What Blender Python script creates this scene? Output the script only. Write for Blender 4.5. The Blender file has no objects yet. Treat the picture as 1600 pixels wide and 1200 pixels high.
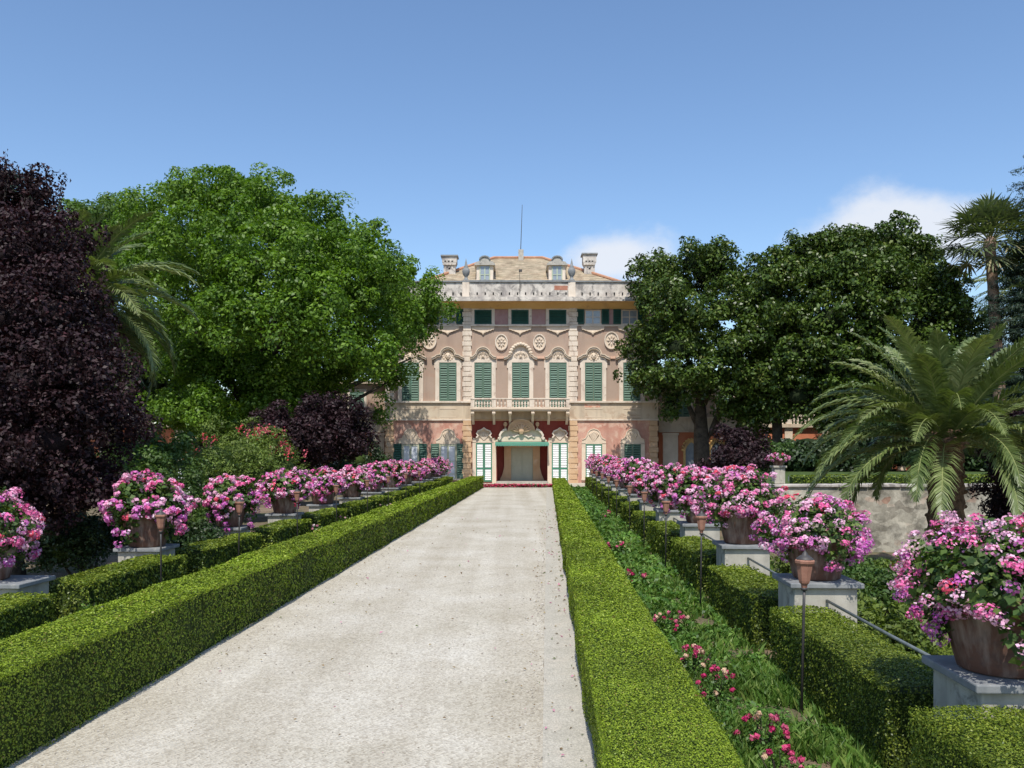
import bpy, math, random
import numpy as np
from math import sin, cos, pi, sqrt, atan2, radians
rng = np.random.default_rng(7); random.seed(7)
scene = bpy.context.scene
COL = scene.collection
F, HOR, CZ = 1350.0, 703.0, 2.3
SK = 0.0407                      # the drive runs slightly to the right of the facade's normal
def PX(px, Y): return (px-800.0)*Y/F
def PZ(py, Y): return CZ-(py-HOR)*Y/F
def D(u, v): return (u+SK*v, v)
ROT = -math.atan(SK)
R = radians

# ------------------------------------------------------------------ tagging
def tag(o, label=None, cat=None, group=None, kind=None):
    if label: o['label'] = label
    if cat: o['category'] = cat
    if group: o['group'] = group
    if kind: o['kind'] = kind
    return o
def empty(name, loc=(0,0,0), rz=0):
    o = bpy.data.objects.new(name, None); COL.objects.link(o)
    o.empty_display_size = .3; o.location = loc; o.rotation_euler = (0,0,rz); return o
def off(p):
    v = np.zeros(3)
    while p is not None:
        v += np.array(p.location[:]); p = p.parent
    return v
def children(o): return [c for c in bpy.data.objects if c.parent == o]
def copy_tree(o, parent=None):
    c = o.copy(); COL.objects.link(c); c.parent = parent
    for ch in children(o): copy_tree(ch, c)
    return c

# ------------------------------------------------------------------ materials
def nt(m):
    m.use_nodes = True; t = m.node_tree; t.nodes.clear(); return t, t.nodes, t.links
def lin(c): return (c[0], c[1], c[2], 1)
def ramp(n, stops, interp='LINEAR'):
    r = n.new('ShaderNodeValToRGB'); r.color_ramp.interpolation = interp
    e = r.color_ramp.elements
    while len(e) < len(stops): e.new(.5)
    for i, (p, c) in enumerate(stops):
        e[i].position = p; e[i].color = lin(c)
    return r
def noise(n, l, co, scale, detail=4, rough=.55, dist=0):
    x = n.new('ShaderNodeTexNoise'); x.inputs['Scale'].default_value = scale
    x.inputs['Detail'].default_value = detail; x.inputs['Roughness'].default_value = rough
    x.inputs['Distortion'].default_value = dist
    l.new(co, x.inputs['Vector']); return x
def mixc(n, l, fac, a, b, mode='MIX'):
    m = n.new('ShaderNodeMix'); m.data_type = 'RGBA'; m.blend_type = mode
    for s, v in ((m.inputs[0], fac), (m.inputs[6], a), (m.inputs[7], b)):
        if isinstance(v, (int, float)): s.default_value = v
        elif isinstance(v, tuple): s.default_value = lin(v)
        else: l.new(v, s)
    return m.outputs[2]
def mapping(n, l, co, sc):
    m = n.new('ShaderNodeMapping'); m.inputs['Scale'].default_value = sc; l.new(co, m.inputs['Vector']); return m.outputs[0]
def surf(name, stops, scale=3, rough=.85, bump=.2, bscale=25, bdist=.01, stain=None, streak=None, metal=0, spec=.3, fine=None):
    """mottled solid: base colours by noise, optional stains, vertical streaks and fine speckle"""
    m = bpy.data.materials.new(name); t, n, l = nt(m)
    co = n.new('ShaderNodeTexCoord').outputs['Object']
    a = noise(n, l, co, scale, 6, .6, .3)
    c = ramp(n, stops); l.new(a.outputs['Fac'], c.inputs[0]); colr = c.outputs[0]
    if stain:
        s = noise(n, l, co, stain[1], 5, .65, .6); r = ramp(n, [(stain[2], (0,0,0)), (stain[2]+.12, (1,1,1))]); l.new(s.outputs['Fac'], r.inputs[0])
        colr = mixc(n, l, r.outputs[0], colr, stain[0])
    if streak:
        mv = mapping(n, l, co, (streak[1], streak[1], streak[1]*.12))
        s = noise(n, l, mv, 1, 5, .6); r = ramp(n, [(streak[2], (0,0,0)), (streak[2]+.25, (.8,.8,.8))]); l.new(s.outputs['Fac'], r.inputs[0])
        colr = mixc(n, l, r.outputs[0], colr, streak[0])
    if fine:
        s = noise(n, l, co, fine[0], 3, .7); r = ramp(n, [(.3, (1-fine[1],)*3), (.7, (1+fine[1],)*3)]); l.new(s.outputs['Fac'], r.inputs[0])
        colr = mixc(n, l, 1.0, colr, r.outputs[0], 'MULTIPLY')
    p = n.new('ShaderNodeBsdfPrincipled'); l.new(colr, p.inputs['Base Color'])
    p.inputs['Roughness'].default_value = rough; p.inputs['Metallic'].default_value = metal
    p.inputs['Specular IOR Level'].default_value = spec
    if bump:
        b = n.new('ShaderNodeBump'); b.inputs['Strength'].default_value = bump; b.inputs['Distance'].default_value = bdist
        bn = noise(n, l, co, bscale, 6, .65); l.new(bn.outputs['Fac'], b.inputs['Height']); l.new(b.outputs[0], p.inputs['Normal'])
    o = n.new('ShaderNodeOutputMaterial'); l.new(p.outputs[0], o.inputs[0])
    return m
def leafmat(name, stops, rough=.5, transl=.3, tcol=None, spec=.4, big=.35):
    """leaf: colour from a per-leaf random tone, plus broad variation over the plant, some translucency"""
    m = bpy.data.materials.new(name); t, n, l = nt(m)
    at = n.new('ShaderNodeAttribute'); at.attribute_name = 'tone'
    c = ramp(n, stops); l.new(at.outputs['Fac'], c.inputs[0])
    co = n.new('ShaderNodeTexCoord').outputs['Object']
    s = noise(n, l, co, .9, 3, .6); r = ramp(n, [(.3, (1-big,)*3), (.7, (1+big,)*3)]); l.new(s.outputs['Fac'], r.inputs[0])
    colr = mixc(n, l, 1.0, c.outputs[0], r.outputs[0], 'MULTIPLY')
    p = n.new('ShaderNodeBsdfPrincipled'); l.new(colr, p.inputs['Base Color'])
    p.inputs['Roughness'].default_value = rough; p.inputs['Specular IOR Level'].default_value = spec
    o = n.new('ShaderNodeOutputMaterial')
    if transl > 0:
        tr = n.new('ShaderNodeBsdfTranslucent')
        tc = mixc(n, l, 1.0, colr, tcol or (1.2,1.3,.5), 'MULTIPLY'); l.new(tc, tr.inputs[0])
        mx = n.new('ShaderNodeMixShader'); mx.inputs[0].default_value = transl
        l.new(p.outputs[0], mx.inputs[1]); l.new(tr.outputs[0], mx.inputs[2]); l.new(mx.outputs[0], o.inputs[0])
    else: l.new(p.outputs[0], o.inputs[0])
    return m
def petalmat(name):
    m = bpy.data.materials.new(name); t, n, l = nt(m)
    at = n.new('ShaderNodeAttribute'); at.attribute_name = 'pcol'
    p = n.new('ShaderNodeBsdfPrincipled'); l.new(at.outputs['Color'], p.inputs['Base Color'])
    p.inputs['Roughness'].default_value = .6; p.inputs['Specular IOR Level'].default_value = .2
    tr = n.new('ShaderNodeBsdfTranslucent'); l.new(at.outputs['Color'], tr.inputs[0])
    mx = n.new('ShaderNodeMixShader'); mx.inputs[0].default_value = .3
    o = n.new('ShaderNodeOutputMaterial')
    l.new(p.outputs[0], mx.inputs[1]); l.new(tr.outputs[0], mx.inputs[2]); l.new(mx.outputs[0], o.inputs[0])
    return m

M = {}
M['stucco_up'] = surf('taupe_stucco', [(.3,(.37,.27,.205)), (.7,(.43,.32,.25))], .7, .9, .25, 12, .01, stain=((.42,.27,.20),.5,.55), streak=((.28,.20,.16),1.1,.50))
M['stucco_low'] = surf('pink_stucco', [(.3,(.46,.21,.155)), (.5,(.52,.28,.21)), (.72,(.56,.36,.28))], 1.1, .9, .3, 12, .01, stain=((.62,.42,.32),1.3,.50), streak=((.36,.17,.13),1.4,.50))
M['mauve'] = surf('mauve_panel', [(.3,(.36,.20,.19)), (.7,(.44,.29,.27))], 1.5, .9, .2)
M['red'] = surf('red_stucco', [(.3,(.22,.04,.03)), (.7,(.29,.065,.045))], 1, .85, .2, 14, .01, streak=((.24,.03,.02),1.2,.55))
M['orange_red'] = surf('faded_red_stucco', [(.3,(.46,.14,.07)), (.7,(.56,.22,.12))], .9, .9, .25, stain=((.6,.33,.2),.8,.6))
M['cream'] = surf('cream_plaster', [(.3,(.62,.50,.375)), (.7,(.72,.60,.47))], 1.6, .85, .25, 20, .008, stain=((.55,.42,.31),1.1,.6), streak=((.5,.38,.28),1.3,.6))
M['cream_pale'] = surf('pale_plaster', [(.3,(.65,.55,.44)), (.7,(.75,.65,.54))], 1.8, .85, .25, 20, .008, stain=((.5,.39,.31),1.6,.55), streak=((.44,.35,.28),2.2,.52))
M['quoin'] = surf('quoin_plaster', [(.3,(.52,.33,.19)), (.7,(.62,.43,.27))], 1.4, .9, .3, 16, .01, stain=((.62,.46,.32),1.2,.55))
M['dado'] = surf('dado_plaster', [(.3,(.54,.43,.31)), (.7,(.62,.52,.39))], .8, .9, .25, 15, .01, stain=((.46,.34,.24),1.2,.53), streak=((.36,.29,.22),2.0,.48))
M['ochre'] = surf('ochre_soffit', [(.3,(.62,.37,.13)), (.7,(.72,.47,.2))], .7, .9, .2, stain=((.45,.27,.14),.6,.58))
M['parapet'] = surf('weathered_parapet', [(.3,(.42,.37,.32)), (.6,(.62,.57,.50))], 1.6, .95, .4, 12, .02, stain=((.24,.22,.20),1.8,.50), streak=((.30,.27,.25),1.6,.45))
M['stone'] = surf('grey_stone', [(.3,(.33,.31,.27)), (.7,(.48,.45,.39))], 4, .9, .4, 30, .006, stain=((.2,.19,.17),5,.56))
M['roof'] = None
M['shutter'] = surf('green_shutter_paint', [(.3,(.082,.150,.105)), (.7,(.112,.192,.142))], 2, .55, .1, 40, .002, stain=((.10,.23,.18),2.5,.6))
M['shutter_dark'] = surf('dark_green_paint', [(.3,(.018,.075,.055)), (.7,(.03,.10,.075))], 2, .5, .1, 40, .002)
M['shutter_bright'] = surf('fresh_green_paint', [(.3,(.05,.19,.12)), (.7,(.065,.225,.145))], 2, .45, .1, 40, .002)
M['slat_shade'] = surf('shadowed_green_paint', [(.3,(.022,.055,.038)), (.7,(.03,.07,.05))], 2, .8, 0)  # darkness of the gaps between slats, painted as a deep green
M['white'] = surf('white_slats', [(.3,(.74,.74,.72)), (.7,(.82,.82,.8))], 3, .6, 0)
M['curtain'] = surf('white_curtain', [(.3,(.55,.58,.64)), (.7,(.7,.72,.76))], 5, .25, 0, spec=.8)
M['glass'] = surf('window_glass', [(.3,(.20,.23,.26)), (.7,(.34,.38,.42))], 1.5, .12, 0, spec=.9)
M['door'] = surf('grey_green_door', [(.3,(.40,.40,.31)), (.7,(.48,.48,.38))], 1.5, .6, .1)
M['awning'] = surf('green_awning', [(.3,(.085,.25,.18)), (.7,(.12,.31,.23))], 2, .9, .1)
M['dark'] = surf('dark_void', [(.3,(.012,.012,.012)), (.7,(.02,.02,.02))], 3, .9, 0)
M['iron'] = surf('dark_iron', [(.3,(.035,.035,.035)), (.7,(.07,.06,.055))], 12, .55, .2, 60, .001, spec=.5)
M['rail'] = surf('grey_painted_rail', [(.3,(.10,.12,.12)), (.7,(.17,.19,.19))], 12, .5, .2, 60, .001, spec=.5)
M['lamp_terra'] = surf('lamp_terracotta', [(.3,(.26,.12,.08)), (.7,(.37,.19,.13))], 9, .7, .2, 40, .002, stain=((.22,.10,.07),14,.58))
M['terra'] = surf('old_terracotta', [(.3,(.11,.055,.038)), (.7,(.19,.095,.065))], 5, .85, .4, 30, .004, stain=((.12,.07,.055),5,.52), streak=((.46,.36,.29),8,.44))
M['pedestal'] = surf('pedestal_stone', [(.3,(.36,.335,.275)), (.7,(.50,.47,.395))], 4, .9, .4, 35, .004, stain=((.24,.225,.19),5,.56), streak=((.19,.185,.16),5,.5))
M['slab'] = surf('slate_slab', [(.3,(.17,.18,.185)), (.7,(.28,.285,.28))], 5, .85, .4, 40, .004, stain=((.36,.35,.31),6,.6))
M['bark'] = surf('tree_bark', [(.3,(.035,.028,.02)), (.7,(.10,.08,.06))], 4, .95, .8, 18, .03)
M['palm_bark'] = surf('palm_bark', [(.3,(.07,.04,.025)), (.7,(.20,.12,.075))], 9, .95, .9, 22, .04)
M['fan_bark'] = surf('pale_palm_bark', [(.3,(.20,.13,.09)), (.7,(.34,.24,.18))], 6, .95, .6, 30, .03)
M['hedge'] = leafmat('box_hedge_leaf', [(0,(.10,.155,.010)), (.5,(.19,.265,.016)), (.95,(.28,.36,.03)), (1,(.26,.20,.06))], .5, .2, big=.3)
M['hedge2'] = leafmat('low_hedge_leaf', [(0,(.06,.10,.012)), (.5,(.14,.19,.018)), (1,(.24,.28,.04))], .42, .25, big=.3)
M['treecore'] = surf('tree_inner_shade', [(.3,(.008,.014,.003)), (.7,(.018,.03,.006))], 9, .9, .8, 25, .03)  # near-black green: shade inside the crowns put into the core colour
M['plumcore'] = surf('plum_inner_shade', [(.3,(.008,.004,.005)), (.7,(.022,.012,.014))], 9, .9, .8, 25, .03)  # blackish purple core, painted as the dark hollows between plum leaves
M['hedgecore'] = surf('hedge_inner_shade', [(.3,(.018,.032,.005)), (.7,(.05,.08,.010))], 9, .9, .8, 25, .03)  # dark green of the solid cores, painted as inner shade behind leaves
M['camphor'] = leafmat('camphor_leaf', [(0,(.038,.090,.008)), (.5,(.102,.196,.016)), (1,(.20,.32,.035))], .5, .35, big=.25)
M['pale_tree'] = leafmat('pale_tree_leaf', [(0,(.05,.11,.02)), (1,(.15,.24,.05))], .5, .35)
M['magnolia'] = leafmat('magnolia_leaf', [(0,(.022,.046,.008)), (.5,(.058,.10,.014)), (.8,(.10,.15,.025)), (1,(.17,.18,.05))], .38, .15, spec=.32, big=.3)
M['plum'] = leafmat('plum_leaf', [(0,(.012,.005,.006)), (.6,(.028,.012,.015)), (.92,(.055,.028,.030)), (1,(.085,.022,.024))], .55, .12, tcol=(1.3,.6,.6), spec=.28, big=.25)
M['cedar'] = leafmat('cedar_needles', [(0,(.012,.03,.018)), (1,(.04,.075,.04))], .6, .1)
M['shade_tree'] = leafmat('dark_tree_leaf', [(0,(.012,.028,.008)), (1,(.04,.075,.018))], .5, .15)
M['palm'] = leafmat('palm_leaflet', [(0,(.08,.12,.03)), (.6,(.19,.235,.085)), (1,(.32,.34,.17))], .42, .25, spec=.5, big=.15)
M['fanleaf'] = leafmat('fan_palm_leaf', [(0,(.05,.085,.03)), (.8,(.15,.18,.08)), (1,(.32,.27,.14))], .45, .2, spec=.4, big=.15)
M['shrub'] = leafmat('shrub_leaf', [(0,(.03,.07,.014)), (.6,(.075,.14,.03)), (1,(.15,.22,.05))], .5, .3)
M['willow'] = leafmat('narrow_shrub_leaf', [(0,(.06,.10,.018)), (.6,(.14,.20,.035)), (1,(.23,.29,.06))], .5, .3)
M['geranium'] = leafmat('geranium_leaf', [(0,(.025,.06,.012)), (.6,(.07,.13,.025)), (1,(.14,.20,.04))], .55, .3)
M['bedleaf'] = leafmat('bed_foliage', [(0,(.035,.09,.016)), (.6,(.10,.21,.035)), (1,(.18,.30,.06))], .5, .3, big=.4)
M['grass'] = leafmat('grass_blade', [(0,(.06,.13,.02)), (.6,(.13,.24,.04)), (1,(.24,.31,.08))], .5, .35, big=.4)
M['petal'] = petalmat('flower_petals')

# ------------------------------------------------------------------ mesh building
class MB:
    def __init__(s): s.v = []; s.f = []
    def add(s, vs, fs):
        b = len(s.v); s.v += [tuple(map(float, p)) for p in vs]; s.f += [tuple(b+i for i in f) for f in fs]; return s
    def box(s, x0, x1, y0, y1, z0, z1):
        if x0 > x1: x0, x1 = x1, x0
        if y0 > y1: y0, y1 = y1, y0
        if z0 > z1: z0, z1 = z1, z0
        return s.add([(x0,y0,z0),(x1,y0,z0),(x1,y1,z0),(x0,y1,z0),(x0,y0,z1),(x1,y0,z1),(x1,y1,z1),(x0,y1,z1)],
                     [(0,3,2,1),(4,5,6,7),(0,1,5,4),(1,2,6,5),(2,3,7,6),(3,0,4,7)])
    def prism(s, poly, y0, y1):          # poly in XZ, extruded in Y (y0 front)
        n = len(poly)
        a = sum(poly[i][0]*poly[(i+1)%n][1]-poly[(i+1)%n][0]*poly[i][1] for i in range(n))
        if a < 0: poly = poly[::-1]
        return s.add([(x,y0,z) for x,z in poly]+[(x,y1,z) for x,z in poly],
                     [tuple(range(n)), tuple(range(2*n-1, n-1, -1))]+[(i, i+n, (i+1)%n+n, (i+1)%n) for i in range(n)])
    def prism_x(s, poly, x0, x1):        # poly in YZ extruded in X
        n = len(poly)
        a = sum(poly[i][0]*poly[(i+1)%n][1]-poly[(i+1)%n][0]*poly[i][1] for i in range(n))
        if a < 0: poly = poly[::-1]
        return s.add([(x0,y,z) for y,z in poly]+[(x1,y,z) for y,z in poly],
                     [tuple(range(n-1,-1,-1)), tuple(range(n, 2*n))]+[(i, (i+1)%n, (i+1)%n+n, i+n) for i in range(n)])
    def band(s, path, w, y0, y1):        # rectangular moulding following a path in XZ
        n = len(path); L = []; Rr = []
        for i in range(n):
            a = path[max(0,i-1)]; b = path[min(n-1,i+1)]
            dx, dz = b[0]-a[0], b[1]-a[1]; d = sqrt(dx*dx+dz*dz) or 1
            nx, nz = -dz/d*w/2, dx/d*w/2
            L.append((path[i][0]+nx, path[i][1]+nz)); Rr.append((path[i][0]-nx, path[i][1]-nz))
        vs = []
        for i in range(n): vs += [(L[i][0],y0,L[i][1]), (Rr[i][0],y0,Rr[i][1]), (Rr[i][0],y1,Rr[i][1]), (L[i][0],y1,L[i][1])]
        fs = [(0,1,2,3), (4*n-4,4*n-1,4*n-2,4*n-3)]
        for i in range(n-1):
            a = 4*i; b = a+4
            for k in range(4): fs.append((a+k, b+k, b+(k+1)%4, a+(k+1)%4))
        return s.add(vs, fs)
    def lathe(s, cx, cy, prof, seg=16, z0=0, sx=1, sy=1):
        vs = []; fs = []
        for r, z in prof:
            for k in range(seg):
                a = 2*pi*k/seg; vs.append((cx+r*cos(a)*sx, cy+r*sin(a)*sy, z0+z))
        for i in range(len(prof)-1):
            for k in range(seg):
                a = i*seg+k; b = i*seg+(k+1)%seg; fs.append((a, b, b+seg, a+seg))
        fs.append(tuple(range(seg-1,-1,-1))); m = (len(prof)-1)*seg; fs.append(tuple(range(m, m+seg)))
        return s.add(vs, fs)
    def tube(s, path, r, seg=8):
        path = [np.array(p, float) for p in path]; n = len(path)
        rs = r if hasattr(r, '__len__') else [r]*n
        vs = []; fs = []; up = np.array([.13,.31,.94])
        for i in range(n):
            d = path[min(n-1,i+1)]-path[max(0,i-1)]; d /= (np.linalg.norm(d)+1e-9)
            a = np.cross(d, up if abs(d[2]) < .9 else np.array([1.,0,0])); a /= np.linalg.norm(a)+1e-9; b = np.cross(d, a)
            for k in range(seg):
                t = 2*pi*k/seg; p = path[i]+(a*cos(t)+b*sin(t))*rs[i]; vs.append(tuple(p))
        for i in range(n-1):
            for k in range(seg):
                a0 = i*seg+k; b0 = i*seg+(k+1)%seg; fs.append((a0, b0, b0+seg, a0+seg))
        fs.append(tuple(range(seg-1,-1,-1))); m = (n-1)*seg; fs.append(tuple(range(m, m+seg)))
        return s.add(vs, fs)
    def blob(s, c, r, seg=8, rings=5):   # small ellipsoid
        vs = [(c[0],c[1],c[2]-r[2])]; fs = []
        for i in range(1, rings):
            ph = -pi/2+pi*i/rings
            for k in range(seg):
                a = 2*pi*k/seg; vs.append((c[0]+r[0]*cos(ph)*cos(a), c[1]+r[1]*cos(ph)*sin(a), c[2]+r[2]*sin(ph)))
        vs.append((c[0],c[1],c[2]+r[2]))
        for k in range(seg):
            fs.append((0, 1+(k+1)%seg, 1+k))
            for i in range(rings-2):
                a = 1+i*seg+k; b = 1+i*seg+(k+1)%seg; fs.append((a, b, b+seg, a+seg))
            m = 1+(rings-2)*seg; fs.append((m+k, m+(k+1)%seg, len(vs)-1))
        return s.add(vs, fs)
    def build(s, name, mat, parent=None, smooth=False, bevel=0):
        me = bpy.data.meshes.new(name); o3 = off(parent)
        me.from_pydata([(x-o3[0], y-o3[1], z-o3[2]) for x,y,z in s.v], [], s.f)
        me.materials.append(mat)
        if smooth:
            me.polygons.foreach_set('use_smooth', [True]*len(me.polygons))
        me.update()
        o = bpy.data.objects.new(name, me); COL.objects.link(o)
        if parent: o.parent = parent
        if bevel:
            b = o.modifiers.new('bevel', 'BEVEL'); b.width = bevel; b.segments = 2; b.limit_method = 'ANGLE'
        return o

def quads(name, V, mats, parent=None, attr=None, pcol=None, midx=None, extra=None):
    """V: (N,4,3) array of quads -> ONE mesh; extra: MB whose faces are appended with material 1"""
    V = np.asarray(V, dtype=np.float32); N = len(V)
    ev = np.array(extra.v, dtype=np.float32) if extra else np.zeros((0,3), np.float32)
    o3 = off(parent).astype(np.float32)
    verts = np.concatenate([V.reshape(-1,3), ev])-o3
    lt = np.full(N, 4, np.int32); li = np.arange(4*N, dtype=np.int32)
    if extra:
        el = np.array([len(f) for f in extra.f], np.int32); ei = np.array([i+4*N for f in extra.f for i in f], np.int32)
        lt = np.concatenate([lt, el]); li = np.concatenate([li, ei])
    me = bpy.data.meshes.new(name)
    me.vertices.add(len(verts)); me.vertices.foreach_set('co', verts.ravel())
    me.loops.add(len(li)); me.loops.foreach_set('vertex_index', li)
    me.polygons.add(len(lt)); st = np.concatenate([[0], np.cumsum(lt)[:-1]]).astype(np.int32)
    me.polygons.foreach_set('loop_start', st); me.polygons.foreach_set('loop_total', lt)
    if not isinstance(mats, (list, tuple)): mats = [mats]
    for m in mats: me.materials.append(m)
    mi = np.zeros(len(lt), np.int32)
    if midx is not None: mi[:N] = midx
    if extra: mi[N:] = len(mats)-1
    me.polygons.foreach_set('material_index', mi)
    if attr is not None:
        a = me.attributes.new('tone', 'FLOAT', 'FACE'); x = np.full(len(lt), .3, np.float32); x[:N] = attr; a.data.foreach_set('value', x)
    if pcol is not None:
        a = me.attributes.new('pcol', 'FLOAT_COLOR', 'FACE'); x = np.ones((len(lt),4), np.float32); x[:N,:3] = pcol; a.data.foreach_set('color', x.ravel())
    me.update(calc_edges=True)
    o = bpy.data.objects.new(name, me); COL.objects.link(o)
    if parent: o.parent = parent
    return o
def unit(a): return a/(np.linalg.norm(a, axis=-1, keepdims=True)+1e-9)
def leaves(P, Nn, s, asp=.5, fold=.12, T=None):
    """kite shaped leaves: centre P, normal Nn, length s"""
    n = len(P); Nn = unit(Nn)
    if T is None: T = rng.normal(size=(n,3))
    T = unit(T-(T*Nn).sum(1, keepdims=True)*Nn); B = np.cross(Nn, T)
    s = np.broadcast_to(np.asarray(s, float), (n,))[:,None]
    up = Nn*s*fold
    return np.stack([P-T*s*.5, P+B*s*asp*.5+up+T*s*.05, P+T*s*.5-up*.5, P-B*s*asp*.5+up+T*s*.05], axis=1)
def bumps(x, y, k=1.0, seed=0):
    return (np.sin(x*1.3*k+seed)+np.sin(y*1.7*k+seed*2.1)+np.sin((x+y)*2.3*k+seed*.7)+.6*np.sin(x*4.1*k-y*3.3*k+seed*3))/3.6

# ------------------------------------------------------------------ camera, sun, sky
cam_d = bpy.data.cameras.new('camera'); cam = bpy.data.objects.new('camera', cam_d); COL.objects.link(cam)
cam_d.sensor_width = 36; cam_d.lens = 36*F/1600; cam_d.shift_y = (HOR-600)/1600; cam_d.clip_end = 6000
cam.location = (0,0,CZ); cam.rotation_euler = (pi/2,0,0); scene.camera = cam
EL, AZ = R(57), R(4.5)      # light travels away from the camera, slightly to the right
sd = bpy.data.lights.new('sun', 'SUN'); sd.energy = 3.9; sd.angle = R(.53); sd.color = (1,.955,.88)
so = bpy.data.objects.new('sun', sd); COL.objects.link(so); so.rotation_euler = (R(90)-EL, 0, -AZ)
w = bpy.data.worlds.new('World'); scene.world = w; w.use_nodes = True
n, l = w.node_tree.nodes, w.node_tree.links; n.clear()
sky = n.new('ShaderNodeTexSky'); sky.sky_type = 'NISHITA'; sky.sun_disc = False; sky.sun_elevation = EL; sky.sun_rotation = pi+AZ
sky.air_density = 1.0; sky.dust_density = .7; sky.ozone_density = 2.5; sky.altitude = 0
# cumulus low over the horizon, drawn into the sky by direction
tc = n.new('ShaderNodeTexCoord'); sep = n.new('ShaderNodeSeparateXYZ'); l.new(tc.outputs['Generated'], sep.inputs[0])
def mth(op, a, b=None, c=None, clamp=False):
    m = n.new('ShaderNodeMath'); m.operation = op; m.use_clamp = clamp
    for i, v in enumerate((a, b, c)):
        if v is None: continue
        if isinstance(v, (int, float)): m.inputs[i].default_value = v
        else: l.new(v, m.inputs[i])
    return m.outputs[0]
yy = mth('MAXIMUM', sep.outputs['Y'], .05)
U = mth('DIVIDE', sep.outputs['X'], yy); V = mth('DIVIDE', sep.outputs['Z'], yy)
nz = n.new('ShaderNodeTexNoise'); nz.inputs['Scale'].default_value = 9; nz.inputs['Detail'].default_value = 9; nz.inputs['Roughness'].default_value = .6
mp = n.new('ShaderNodeMapping'); mp.inputs['Scale'].default_value = (1,1,1.5); l.new(tc.outputs['Generated'], mp.inputs[0]); l.new(mp.outputs[0], nz.inputs['Vector'])
tot = None
for (px, py, rx, ry, amp) in ((965,405,105,52,1.15), (1440,345,125,62,1.3), (1335,385,140,50,.75), (1580,250,60,40,.3)):
    a = mth('DIVIDE', mth('SUBTRACT', U, (px-800)/F), rx/F); b = mth('DIVIDE', mth('SUBTRACT', V, (HOR-py)/F), ry/F)
    d = mth('ADD', mth('MULTIPLY', a, a), mth('MULTIPLY', b, b))
    g = mth('MULTIPLY', mth('POWER', 2.718, mth('MULTIPLY', d, -1.0)), amp)
    tot = g if tot is None else mth('ADD', tot, g)
front = mth('GREATER_THAN', sep.outputs['Y'], .05)
cl = mth('MULTIPLY', mth('ADD', tot, mth('MULTIPLY', mth('SUBTRACT', nz.outputs['Fac'], .5), 1.9)), front)
rmp = n.new('ShaderNodeMapRange'); rmp.interpolation_type = 'SMOOTHSTEP'; rmp.inputs['From Min'].default_value = .30; rmp.inputs['From Max'].default_value = 1.15
rmp.inputs['To Max'].default_value = .9
l.new(mth('MULTIPLY', cl, mth('GREATER_THAN', tot, .02)), rmp.inputs['Value'])
mx = n.new('ShaderNodeMix'); mx.data_type = 'RGBA'; l.new(rmp.outputs[0], mx.inputs[0]); 
hs = n.new('ShaderNodeHueSaturation'); hs.inputs['Saturation'].default_value = 1.07; hs.inputs['Value'].default_value = 1.0; hs.inputs['Hue'].default_value = .501
l.new(sky.outputs[0], hs.inputs['Color']); l.new(hs.outputs[0], mx.inputs[6]); mx.inputs[7].default_value = (4.6,4.8,5.2,1)
bg = n.new('ShaderNodeBackground'); bg.inputs['Strength'].default_value = .15; l.new(mx.outputs[2], bg.inputs['Color'])
wo = n.new('ShaderNodeOutputWorld'); l.new(bg.outputs[0], wo.inputs[0])
scene.view_settings.view_transform = 'Standard'; scene.view_settings.look = 'None'; scene.view_settings.exposure = .28; scene.view_settings.gamma = 1


# ------------------------------------------------------------------ ground, drive
U_L, U_R = -3.85, .30
def gh(u, v):        # height of the garden ground: sunk right of the right-hand pedestals, near the camera
    a = np.clip((u-3.6)/1.0, 0, 1); b = 1-np.clip((v-44)/6, 0, 1); a = a*a*(3-2*a)
    return -.6*a*b
def soilmat():
    m = bpy.data.materials.new('garden_soil'); t, n, l = nt(m); co = n.new('ShaderNodeTexCoord').outputs['Object']
    a = noise(n, l, co, .8, 6, .65, .4); c = ramp(n, [(.30,(.06,.08,.025)), (.42,(.11,.10,.045)), (.55,(.19,.135,.085)), (.72,(.27,.20,.14))]); l.new(a.outputs['Fac'], c.inputs[0])
    f = noise(n, l, co, 30, 4, .7); r = ramp(n, [(.3,(.6,.6,.6)), (.7,(1.35,1.35,1.35))]); l.new(f.outputs['Fac'], r.inputs[0])
    colr = mixc(n, l, 1.0, c.outputs[0], r.outputs[0], 'MULTIPLY')
    p = n.new('ShaderNodeBsdfPrincipled'); p.inputs['Roughness'].default_value = .95; l.new(colr, p.inputs['Base Color'])
    b = n.new('ShaderNodeBump'); b.inputs['Strength'].default_value = .8; b.inputs['Distance'].default_value = .03; l.new(f.outputs['Fac'], b.inputs['Height']); l.new(b.outputs[0], p.inputs['Normal'])
    o = n.new('ShaderNodeOutputMaterial'); l.new(p.outputs[0], o.inputs[0]); return m
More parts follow.
